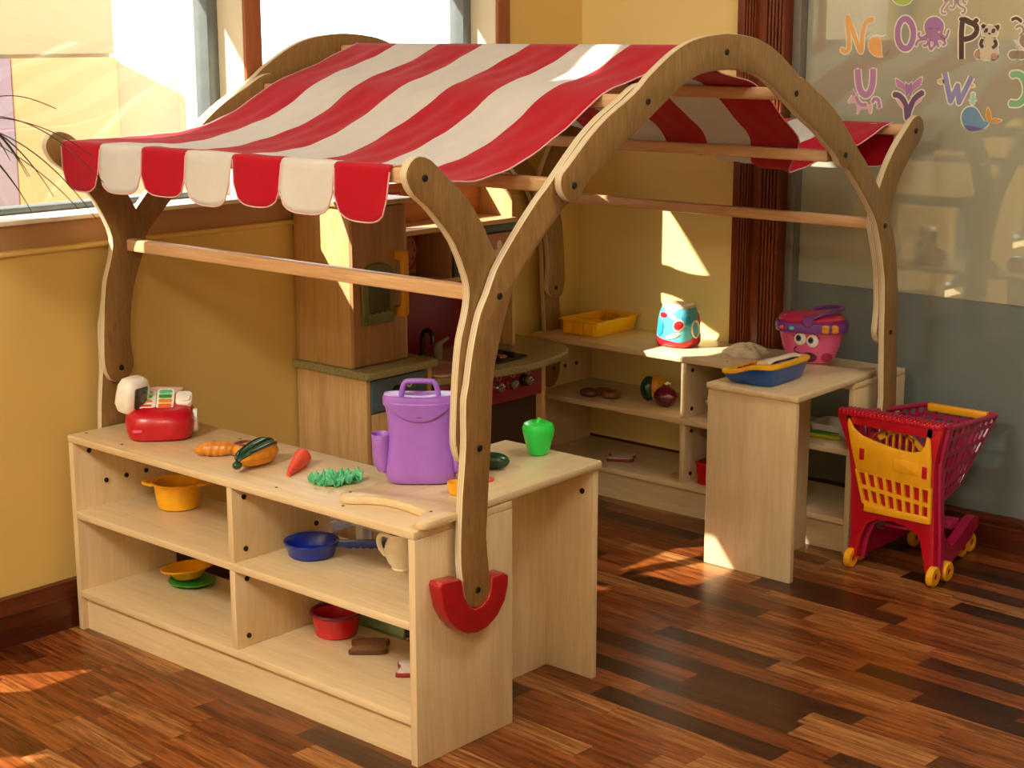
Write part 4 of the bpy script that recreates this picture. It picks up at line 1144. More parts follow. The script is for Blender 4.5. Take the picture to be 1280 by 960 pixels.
# ------------------------------------------------------------------ things on the rear shelf
tr = thing('tray', 'bright yellow divided plastic tray on the left end of the rear shelf', 'toy tray', (.118, 1.945, SH))
def rp2(w_, d_, r_, z_, cx_=0, cy_=0): return [(p[0], p[1], z_) for p in rrect(w_, d_, r_, 4, cx_, cy_)]
b = NB()
loft(b, [rp2(.128, .200, .006, 0), rp2(.132, .204, .007, .002), rp2(.146, .220, .009, .047), rp2(.164, .238, .008, .048), rp2(.164, .238, .008, .0505), rp2(.142, .216, .008, .051), rp2(.128, .200, .006, .005)])
obj('shell', b, M_TRAY, tr)
b = NB()
bx(b, -.066, .066, -.034, -.030, .004, .044, .001); bx(b, -.002, .002, -.104, -.034, .004, .04, .001)
loft(b, [rp2(.06, .06, .02, .004, -.034, -.070), rp2(.064, .066, .02, .044, -.034, -.070), rp2(.058, .06, .02, .044, -.034, -.070), rp2(.054, .054, .02, .008, -.034, -.070)])
loft(b, [rp2(.06, .06, .02, .004, .034, -.070), rp2(.064, .066, .02, .044, .034, -.070), rp2(.058, .06, .02, .044, .034, -.070), rp2(.054, .054, .02, .008, .034, -.070)])
obj('compartments', b, M_TRAY, tr)
b = NB()
for k in range(12): bx(b, -.060 + k * .0108, -.057 + k * .0108, .085, .108, .012, .045, .001)
for k in range(12): bx(b, -.060 + k * .0108, -.057 + k * .0108, -.026, .086, .005, .012, .001)
obj('plate_ribs', b, M_TRAY, tr)
for k, x in enumerate((-.045, 0, .045)):
    b = NB(); prism(b, [(x - .016, .003), (x + .016, .003), (x + .018, .044), (x - .018, .044)], 'xz', -.111 - .004, -.100, .003); obj('wall_bulge', b, M_TRAY, tr)

to = thing('toaster', 'rounded toy toaster in blue and red standing on the rear shelf before the sunlit wall', 'toy toaster', (.450, 1.920, SH), .06)
def tring(w_, d_, z_, e_=3.0): return sring(w_, d_, z_, e_, 56)
prof = [(.084, 0), (.094, .002), (.100, .010), (.101, .024), (.099, .044), (.094, .066), (.088, .084), (.078, .097), (.066, .103), (.04, .105)]
b = NB(); loft(b, [tring(w_, w_ * .96, z_) for w_, z_ in prof]); body = obj('body', b, M_TEAL, to)
# red skirt with a wavy upper edge
b = NB(); rows = []
NT_ = 72
def tw(z):
    for (w0, z0), (w1, z1) in zip(prof, prof[1:]):
        if z <= z1: return w0 + (w1 - w0) * (z - z0) / (z1 - z0)
    return prof[-1][0]
for j in range(8):
    ring = []
    for k in range(NT_):
        a = 2 * PI * k / NT_
        zt_ = .022 + .007 * math.sin(2 * a + .6)
        z = zt_ * j / 7
        w_ = tw(z) + .0024
        c_, s_ = math.cos(a), math.sin(a)
        ring.append((w_ / 2 * math.copysign(abs(c_) ** (2 / 3), c_), w_ * .96 / 2 * math.copysign(abs(s_) ** (2 / 3), s_), z))
    rows.append(ring)
loft(b, rows, cap=False); sk = obj('base', b, M_TRED, to)
def on_toaster(face, u, z, out=.0006):
    w_ = tw(z)
    if face == 'x': return Vector((w_ / 2 * max(.05, (1 - abs(u / (w_ * .48)) ** 3)) ** (1 / 3) + out, u, z))
    return Vector((u, -(w_ * .96 / 2 * max(.05, (1 - abs(u / (w_ / 2)) ** 3)) ** (1 / 3)) - out, z))
def patch(face, cu, cz, ru, rz_, m_, nm, rot=0, out=.0008):
    b = NB(); n = 28
    c = b.verts.new(on_toaster(face, cu, cz, out + .0012)); rings = [[c]]
    for f in (.5, .85, 1.0):
        ring = []
        for k in range(n):
            a = 2 * PI * k / n; u = f * ru * math.cos(a); v = f * rz_ * math.sin(a)
            ring.append(b.verts.new(on_toaster(face, cu + u * math.cos(rot) - v * math.sin(rot), cz + u * math.sin(rot) + v * math.cos(rot), out + (.001 if f < 1 else -.0006))))
        rings.append(ring)
    for k in range(n): b.faces.new([c, rings[1][k], rings[1][(k + 1) % n]])
    for i in (1, 2):
        for k in range(n): b.faces.new([rings[i][k], rings[i + 1][k], rings[i + 1][(k + 1) % n], rings[i][(k + 1) % n]])
    return obj(nm, b, m_, to)
patch('y', -.028, .048, .013, .024, M_TEAL_D, 'side_spot')
patch('y', .026, .058, .014, .016, M_TCREAM, 'spot_ring', -.7); patch('y', .026, .058, .0105, .0125, M_TRED, 'red_spot', -.7, .0022)
patch('y', -.020, .080, .012, .007, M_TRED, 'red_spot')
patch('y', .008, .078, .016, .006, M_TCREAM, 'cream_patch', -.5)
patch('y', .012, .030, .022, .006, M_TCREAM, 'cream_patch', .35)
patch('x', .024, .066, .0085, .017, M_TRED, 'red_spot')
patch('x', -.028, .07, .012, .014, M_TEAL_D, 'side_spot')
b = NB()
tube(b, [on_toaster('x', -.002 + .0165 * math.cos(a), .046 + .021 * math.sin(a), .0022) for a in [2 * PI * k / 32 for k in range(32)]], .0026, 10, closed=True); obj('dial_ring', b, M_TCREAM, to)
b = NB(); loft(b, [tring(.078, .074, .0985), tring(.074, .070, .104), tring(.062, .058, .1068), tring(.05, .046, .107)]); obj('top_plate', b, M_TCREAM, to)
for y in (-.013, .013):
    b = NB(); bx(b, -.026, .026, y - .006, y + .006, .105, .1085, .002); obj('slot', b, M_TAN, to)

b = NB()
import random as _r
_r.seed(9)
rows = []
NRD, NAD = 12, 64
g_ = []
for i in range(NRD + 1):
    r_ = i / NRD; row = []
    for k in range(NAD):
        a = 2 * PI * k / NAD
        R_ = r_ * (.052 + .006 * math.sin(3 * a) + .004 * math.sin(5 * a + 1))
        z_ = .017 * (1 - r_ ** 3) * (1 + .35 * math.sin(4 * a + 7 * r_) + .25 * math.sin(9 * r_ + 2 * a)) + .001
        row.append(b.verts.new((R_ * math.cos(a), R_ * math.sin(a) * 1.15, max(.0005, z_))))
    g_.append(row)
for i in range(NRD):
    for k in range(NAD): b.faces.new([g_[i][k], g_[i][(k + 1) % NAD], g_[i + 1][(k + 1) % NAD], g_[i + 1][k]])
bmesh.ops.remove_doubles(b, verts=b.verts[:], dist=1e-5)
b.faces.new([v for v in g_[-1] if v.is_valid][::-1])
tag(obj('pastry', b, M_DOUGH, None, (.690, 1.935, SH), (0, 0, .7), ang=60), 'pale crumpled flat pastry between the toaster and the pink basket', 'toy food')

# picnic basket with a face -------------------------------------------------
pk = thing('picnic_basket', 'pink toy picnic basket with eyes and purple handle on the rear shelf', 'toy basket', (.944, 1.889, .5188), A0 - .25)
bk = [(.105, .078, 0), (.120, .088, .003), (.138, .096, .018), (.158, .104, .045), (.172, .110, .070), (.180, .114, .094)]
def bkr(z):
    for (w0, d0, z0), (w1, d1, z1) in zip(bk, bk[1:]):
        if z <= z1:
            t_ = (z - z0) / (z1 - z0); return w0 + (w1 - w0) * t_, d0 + (d1 - d0) * t_
    return bk[-1][:2]
EX = 2.7
b = NB(); loft(b, [sring(w_, d_, z_, EX, 56) for w_, d_, z_ in bk]); obj('body', b, M_PINK, pk)
b = NB(); loft(b, [sring(.186, .122, .090, EX, 56), sring(.200, .136, .092, EX, 56), sring(.204, .140, .104, EX, 56), sring(.200, .136, .117, EX, 56), sring(.188, .124, .119, EX, 56)]); band = obj('rim', b, M_LILAC, pk)
b = NB(); loft(b, [sring(.184, .120, .119, EX, 56), sring(.186, .122, .126, EX, 56), sring(.176, .112, .134, EX, 56), sring(.13, .08, .141, EX, 56), sring(.06, .04, .143, EX, 56)]); obj('lid', b, M_PINKD, pk)
for s in (-1, 1):
    b = NB(); Ml = Matrix.Translation((s * .058, 0, .134)) @ Matrix.Rotation(s * .16, 4, 'Y'); prism(b, rrect(.045, .066, .012, 4), 'xy', 0, .005, .002, M=Ml); obj('lid_window', b, M_BREADW if s < 0 else M_LEMONG, pk)
b = NB()
hp = [(-.012, -.062, .122), (.0, -.064, .130), (.030, -.060, .143), (.062, -.045, .150), (.082, -.015, .155), (.082, .015, .155), (.062, .045, .152), (.030, .060, .147), (.0, .064, .138), (-.012, .062, .128)]
tube(b, smoothpoly(hp, 4, False), .0082, 10, flat=.6); hd = obj('handle', b, M_LILAC, pk)
for s in (-1, 1):
    b = NB(); cyl(b, (-.008, s * .072, .124), (-.008, s * .052, .124), .016, 20, bev=.003); obj('hinge', b, M_LILAC, hd)
def on_basket(u, z, out=0):
    w_, d_ = bkr(z)
    return Vector((u, -(d_ / 2) * max(.02, 1 - abs(u / (w_ / 2)) ** EX) ** (1 / EX) - out, z))
def face_disc(cu, cz, ru, rz_, m_, nm, par, out=.001, h=.003):
    b = NB(); n = 26
    c = b.verts.new(on_basket(cu, cz, out + h)); rings = [[c]]
    for f, o_ in ((.5, h * .9), (.85, h * .5), (1.0, 0), (1.0, -.002)):
        rings.append([b.verts.new(on_basket(cu + f * ru * math.cos(2 * PI * k / n), cz + f * rz_ * math.sin(2 * PI * k / n), out + o_)) for k in range(n)])
    for k in range(n): b.faces.new([c, rings[1][k], rings[1][(k + 1) % n]])
    for i in range(1, 4):
        for k in range(n): b.faces.new([rings[i][k], rings[i + 1][k], rings[i + 1][(k + 1) % n], rings[i][(k + 1) % n]])
    return obj(nm, b, m_, par)
for cu, cz, s in ((-.028, .073, -1), (.006, .068, 1)):
    ey = face_disc(cu, cz, .0165, .0185, M_EYE, 'eye', pk)
    face_disc(cu - .004, cz + .002, .008, .0095, M_IRIS, 'iris', ey, .0035, .0015)
    face_disc(cu - .005, cz + .004, .0055, .0070, M_BLACK, 'pupil', ey, .0050, .001)
    b = NB()
    for k in range(3):
        a = math.radians(25 + 25 * k) if s > 0 else math.radians(155 - 25 * k)
        tube(b, [on_basket(cu + .0165 * math.cos(a), cz + .0185 * math.sin(a), .001), on_basket(cu + .024 * math.cos(a), cz + .024 * math.sin(a), .003)], [.0014, .0006], 6)
    obj('eyelashes', b, M_BLACK, ey)
b = NB(); tube(b, smoothpoly([on_basket(u, z, .001)[:] for u, z in ((-.036, .050), (-.043, .045), (-.042, .038), (-.032, .032), (-.018, .029))], 4, False), [.0022] * 17, 8); obj('smile', b, M_MAROON, pk)
face_disc(-.004, .020, .024, .0145, M_MAROON, 'mouth', pk, .0008, .001)
face_disc(.046, .020, .016, .0145, M_PINKD, 'speaker', pk, .0008, .0015)
b = NB()
for i in range(-2, 3):
    for j in range(-2, 3):
        if i * i + j * j <= 5: ell(b, on_basket(.046 + i * .0055, .020 + j * .005, .0028), .0013, .0008, .0013, 8, 6)
obj('speaker_holes', b, M_MAROON, pk)
def on_rim(u, z, out): return Vector((u, -.070 * max(.02, 1 - abs(u / .102) ** EX) ** (1 / EX) - out, z))
for cu, m_, nm in ((-.080, M_CARROT, 'red_button'), (-.052, M_TEAL, 'blue_button')):
    b = NB(); p = on_rim(cu, .104, .0); ell(b, p, .008, .0035, .006); obj(nm, b, m_, pk)
b = NB()
for u, z in ((.042, .108), (.042, .100), (.066, .108), (.066, .100)): ell(b, on_rim(u, z, -.001), .012, .004, .0085)
obj('butterfly_wings', b, M_SQY, pk)
b = NB(); ell(b, on_rim(.054, .104, 0), .0045, .005, .009); obj('butterfly_body', b, M_PURPLE_D, pk)

# blue toy phone ------------------------------------------------------------
ph = thing('toy_phone', 'blue toy phone with yellow rim and number keys on the counter by the pink basket', 'toy phone', (.905, 1.475, .5190), .02)
PW, PD = .160, .245
def hx(u, v):      # height of the rim over the footprint (u along x, v along y)
    return .030 + .026 * (1 / (1 + math.exp(-(u - .45) * 9))) - .004 * v
out = [(.06, .02), (.25, 0), (.5, 0), (.75, .0), (.94, .03), (1, .12), (1, .35), (.99, .62), (.94, .86), (.85, .98), (.6, 1), (.36, .98), (.22, .9), (.10, .7), (.02, .4), (0, .14)]
out = smoothpoly(out, 4)
def pr(s, dz, base=False, zc=None):
    return [((.5 + (u - .5) * s) * PW, (.5 + (v - .5) * s) * PD, (zc if base else hx(u, v) + dz)) for u, v in out]
b = NB(); loft(b, [pr(.80, 0, True, 0), pr(.84, 0, True, .002), pr(.97, -.012), pr(.985, -.004), pr(.92, -.006)]); obj('body', b, M_PBLUE, ph)
b = NB(); loft(b, [pr(.99, -.006), pr(1.03, -.003), pr(1.03, .004), pr(.99, .0065), pr(.80, .0062), pr(.76, .002), pr(.76, -.006), pr(.95, -.006)], cap=False); obj('rim', b, M_PYEL, ph)
b = NB(); loft(b, [pr(.79, .0), pr(.70, .0015), pr(.4, .001)]); obj('top_plate', b, M_PBLUE, ph)
b = NB()
for i in range(3):
    for j in range(4):
        u = .17 + i * .10; v = .26 + j * .12
        bx(b, u * PW - .0055, u * PW + .0055, v * PD - .008, v * PD + .008, hx(u, v) + .001, hx(u, v) + .0055, .0015)
obj('number_keys', b, M_CRED, ph)
b = NB(); bx(b, .075, .083, .09, .17, hx(.5, .5), hx(.5, .5) + .005, .002); obj('blue_keys', b, M_TEAL_D, ph)
b = NB()
hsp = [(.115, .035), (.118, .07), (.121, .12), (.118, .17), (.113, .21)]
rings = []
for i, (x_, y_) in enumerate(smoothpoly([(x, y, 0) for x, y in hsp], 4, False) and hsp):
    zc = hx(x_ / PW, y_ / PD) + (.0115 if 0 < i < 4 else .006)
    w_ = (.020, .014, .013, .014, .020)[i]; h_ = (.008, .006, .0055, .006, .008)[i]
    rings.append([(x_ + w_ * math.cos(a), y_, zc + h_ * math.sin(a)) for a in [2 * PI * k / 18 for k in range(18)]])
loft(b, rings); obj('handset', b, M_TCREAM, ph)

# rear shelf compartments ------------------------------------------------------
pz = thing('pastry_knot', 'shiny brown knotted pastry on the middle rear shelf', 'toy food', (.200, 1.846, .3083), .4)
for k, (x_, y_) in enumerate(((-.028, 0), (.004, .016), (.028, -.006))):
    b = NB(); tube(b, [(x_ + .016 * math.cos(a), y_ + .013 * math.sin(a), .0095) for a in [2 * PI * i / 28 for i in range(28)]], .0095, 12, closed=True); obj('loop', b, M_PASTRY, pz)
mg = thing('mango', 'green and yellow toy fruit standing behind the dark red onion', 'toy food', (.362, 1.905, .3083), .3)
b = NB(); ell(b, (-.008, 0, .031), .021, .024, .031); obj('green_half', b, M_DKGREEN, mg)
b = NB(); ell(b, (.012, .004, .033), .020, .024, .031); obj('yellow_half', b, M_SQY, mg)
on_ = thing('onion', 'dark red glossy onion on the middle rear shelf beside the divider', 'toy food', (.442, 1.868, .3083))
b = NB(); lathe(b, [(0, 0), (.010, .001), (.022, .010), (.029, .024), (.028, .034), (.019, .044), (.009, .050), (.005, .056), (0, .058)], 32); obj('bulb', b, M_MAROON, on_)
b = NB(); tube(b, [(.0, 0, .054), (.006, 0, .060), (.012, .002, .058)], [.005, .004, .002], 10); obj('stem', b, M_TCREAM, on_)
b = NB(); rows = []
for r_, z_ in ((.020, 0), (.024, .003), (.034, .028), (.044, .050), (.042, .050), (.032, .028), (.02, .006)):
    rows.append([(r_ * (1 + .14 * (z_ / .05) * math.cos(5 * a)) * math.cos(a), r_ * (1 + .14 * (z_ / .05) * math.cos(5 * a)) * math.sin(a), z_ * (1 + .18 * math.cos(5 * a))) for a in [2 * PI * k / 60 for k in range(60)]])
loft(b, rows)
tag(obj('petal_bowl', b, M_IVORY2, None, (.652, 1.860, .3085), (0, 0, .45)), 'white bowl with pointed rim right of the divider on the middle rear shelf', 'toy bowl')
slice_toy('bread_slice', 'white bread slice with red crust lying alone on the bottom rear shelf', (.262, 1.885, .1043), .5, .088, .080, .010, M_BREADW, M_CRUSTRED)
b = NB(); lathe(b, [(0, 0), (.026, 0), (.028, .002), (.028, .006), (.026, .008), (.012, .009), (0, .0085)], 32)
tag(obj('biscuit', b, M_TAN, None, (.528, 1.835, .1043)), 'tan round biscuit at the divider on the bottom rear shelf', 'toy food')
b = NB(); loft(b, [[(x_, y_, z_) for x_, y_ in rrect(w_, w_, .014, 5)] for w_, z_ in ((.07, 0), (.076, .003), (.084, .066), (.088, .067), (.088, .070), (.080, .070), (.070, .006))])
tag(obj('tub', b, M_CRED, None, (.650, 1.835, .1043)), 'red square tub behind the counter end panel on the bottom rear shelf', 'toy tub')
dg = thing('serving_dish', 'long white dish on the middle rear shelf behind the shopping cart', 'toy dish', (1.03, 1.925, .3083))
b = NB(); loft(b, [[(x_, y_, z_) for x_, y_ in rrect(w_, d_, .02, 5)] for w_, d_, z_ in ((.13, .09, 0), (.138, .098, .003), (.15, .11, .030), (.154, .114, .031), (.15, .11, .033), (.144, .104, .031), (.13, .09, .006))]); obj('tray', b, M_IVORY2, dg)
lm = thing('leek', 'long lime green toy vegetable lying in front of the white dish', 'toy food', (1.01, 1.838, .3083), .05)
b = NB(); tube(b, [(-.07, 0, .009), (-.03, .001, .0095), (.03, .0, .0095), (.07, .002, .009)], [.007, .009, .0095, .007], 14); obj('stalk', b, M_LEMONG, lm)
b = NB()
for k, (y_, z_) in enumerate(((-.004, .014), (.004, .015), (0, .018))): tube(b, [(-.05, y_, z_), (.0, y_ * 1.5, z_ + .004), (.06, y_ * 2, z_ + (.004 if k else .002))], [.003, .005, .002], 8, flat=.5)
obj('leaves', b, M_DISHG, lm)

# ------------------------------------------------------------------ hanging plant by the window
M_LEAF = plain('dark_leaf', '#3a3a1c', .45)
M_POT = plain('terracotta', '#8a5a3c', .7)
M_CORD = plain('jute_cord', '#9a835a', .8)
hpn = thing('hanging_plant', 'dark narrow-leaved plant hanging by the window at the left edge', 'plant', (.09, -.34, 1.12))
b = NB(); lathe(b, [(0, 0), (.06, 0), (.065, .004), (.08, .10), (.084, .10), (.084, .115), (.077, .115), (.074, .10), (.0, .098)], 36); obj('pot', b, M_POT, hpn)
b = NB()
for k in range(3):
    a = 2 * PI * k / 3 + .4; tube(b, [(.082 * math.cos(a), .082 * math.sin(a), .108), (0, 0, .70)], .0015, 6)
tube(b, [(0, 0, .70), (0, 0, H - 1.12)], .002, 6); obj('cord', b, M_CORD, hpn)
b = NB(); cyl(b, (0, 0, .09), (.0, .02, .17), .008, 10); obj('stem', b, M_POT, hpn)
rnd = random.Random(3)
def leaf(bm, a, ln, rise, droop, base=(0, .02, .155), w0=.0042):
    n = 18; base = Vector(base); d = Vector((math.cos(a), math.sin(a), 0)); s = Vector((-math.sin(a), math.cos(a), 0))
    L_, R_ = [], []
    for i in range(n + 1):
        t_ = i / n
        p = base + d * ln * t_ + Vector((0, 0, rise * math.sin(min(1, t_ * 1.25) * PI / 2) - droop * t_ ** 2.4))
        w_ = w0 * (1 - t_ ** 3) * min(1, .35 + t_ * 4) + .0002
        L_.append(bm.verts.new(p + s * w_)); R_.append(bm.verts.new(p - s * w_))
    M_ = [bm.verts.new((l.co + r.co) / 2 - Vector((0, 0, .0016))) for l, r in zip(L_, R_)]
    for i in range(n):
        bm.faces.new([L_[i], L_[i + 1], M_[i + 1], M_[i]]); bm.faces.new([M_[i], M_[i + 1], R_[i + 1], R_[i]])
spec = [(math.radians(52), .31, .02, .10), (math.radians(42), .34, .035, .17), (math.radians(36), .33, -.01, .20), (math.radians(30), .25, .01, .17), (math.radians(62), .24, .07, .05), (math.radians(20), .22, -.04, .15), (math.radians(48), .28, -.05, .15), (math.radians(10), .26, .03, .14)]
for a_, ln, rs, dr_ in spec + [(rnd.uniform(0.5, 2 * PI + .2), rnd.uniform(.2, .34), rnd.uniform(-.02, .09), rnd.uniform(.08, .22)) for _ in range(16)]:
    b = NB(); leaf(b, a_, ln, rs, dr_)
    o = obj('leaf', b, M_LEAF, hpn, ang=60)
    sm = o.modifiers.new('thick', 'SOLIDIFY'); sm.thickness = .0006

# ------------------------------------------------------------------ outside the windows
M_EXW = wall_mat('outside_cream_render', '#d2cab2')
M_EXP = wall_mat('outside_peach_render', '#d0ad84')
M_EXL = wall_mat('outside_lavender_render', '#94869a')
M_EXG = wall_mat('outside_grey_green_render', '#b4b096')
M_GROUND = plain('outside_paving', '#b8b0a0', .8)
b = NB(); bx(b, -14, WT, -8, 14, -.3, -.12); struct('ground_outside', b, M_GROUND, ang=0)
bd = thing('building', 'pale rendered building outside the left window', 'building', (-2.9, .9, -.12))
b = NB(); bx(b, -.4, .36, -9, 1.06, 0, 2.95, .01); obj('wall', b, M_EXW, bd)
b = NB(); bx(b, .355, .40, .56, 1.062, 0, 1.476, .004); obj('peach_panel', b, M_EXP, bd)
b = NB(); bx(b, .355, .40, -9, .555, 0, 1.476, .004); obj('lavender_panel', b, M_EXL, bd)
b = NB(); bx(b, .355, .385, -9, 1.062, 1.49, 2.9, .004); obj('upper_panel', b, M_EXG, bd)
b = NB(); prism(b, [(1.03, 0), (1.42, 0), (1.42, 1.30), (1.03, 1.47)], 'yz', .2, .38, .004)
gw = thing('shade_wedge', 'sloping wedge in the colour of wall shade outside the left window', 'wall', (-2.9, .9, -.12))  # wedge shape and colour stand in for a roof shadow on the wall
b2 = NB(); prism(b2, [(1.075, 0), (1.42, 0), (1.42, 1.30), (1.075, 1.46)], 'yz', .2, .38, .004); obj('wall', b2, M_EXG, gw)
b.free()
acu = thing('air_conditioner', 'white louvred air conditioning unit outside the left window', 'air conditioner', (-2.7, 2.39, -.12))
b = NB(); bx(b, -.2, .2, -.067, .14, 0, 1.41, .012); obj('casing', b, M_WHITE, acu)
b = NB(); bx(b, .199, .204, -.03, .12, .95, 1.24); gr_ = obj('grille', b, M_ALU, acu)
b = NB()
for k in range(7): bx(b, .203, .216, -.028, .118, .965 + k * .04, .985 + k * .04, .002)
obj('louvres', b, M_WHITE, gr_)

M_SUNBLOCK = plain('sunblocker_canvas', '#c9c2b0', .8)
aw = thing('sunblocker', 'added unseen awning above the left windows', 'sunblocker', (WT, .3, 2.0))  # unseen cover added to keep the sun off the canopy
b = NB(); prism(b, [(.004, .10), (.004, .11), (-.26, .01), (-.26, .0)], 'xz', -1.6, 1.5); obj('cover', b, M_SUNBLOCK, aw)
b = NB(); bx(b, -.262, -.25, -1.6, 1.5, -.012, .004, .002); obj('front_bar', b, M_ALU, aw)

# ------------------------------------------------------------------ stickers on the glass partition
SCOL = dict(NORANGE='#eab46a', WHITE='#f2ede0', BROWN='#9a6a4a', GREY='#8d8880', PURPLE='#a678ae', DPURPLE='#6c5474', LPINK='#e0b8bc', DBROWN='#4e3a38', PANDA='#cbc3ab', BROWNPINK='#b98c80', TAUPE='#93876e', ORCHID='#b884b4', LILACBLUE='#8f8fc0', TANS='#d8b078', WBLUE='#6f98ba', DLILAC='#6f6a9c', AMBER='#d39a44', TEALS='#a4d0c2', GREENS='#7cba88', LIMES='#a9c860', GREYPURPLE='#a88aa2')
SM = {k: plain('sticker_' + k.lower(), v, .5, var=.02) for k, v in SCOL.items()}
SM['BORDER'] = plain('sticker_border', '#e2dfce', .5, var=.02)
def ribbon(bm, pts, w_, y0_, y1_, closed=False):
    n = len(pts)
    for i in range(n if closed else n - 1):
        a, c = Vector(pts[i]), Vector(pts[(i + 1) % n])
        if (c - a).length < 1e-6: continue
        d = (c - a).normalized(); s = Vector((-d.y, d.x)) * w_ / 2
        e = .0000045 * (i % 12)
        prism(bm, [tuple(a + s), tuple(a - s), tuple(c - s), tuple(c + s)], 'xz', y0_ - e, y1_)
    for i, p in enumerate(pts[1:-1] if not closed else pts):
        prism(bm, circ(w_ / 2 * .998, 16, p[0], p[1]), 'xz', y0_ + .000008 + .000004 * (i % 11), y1_)
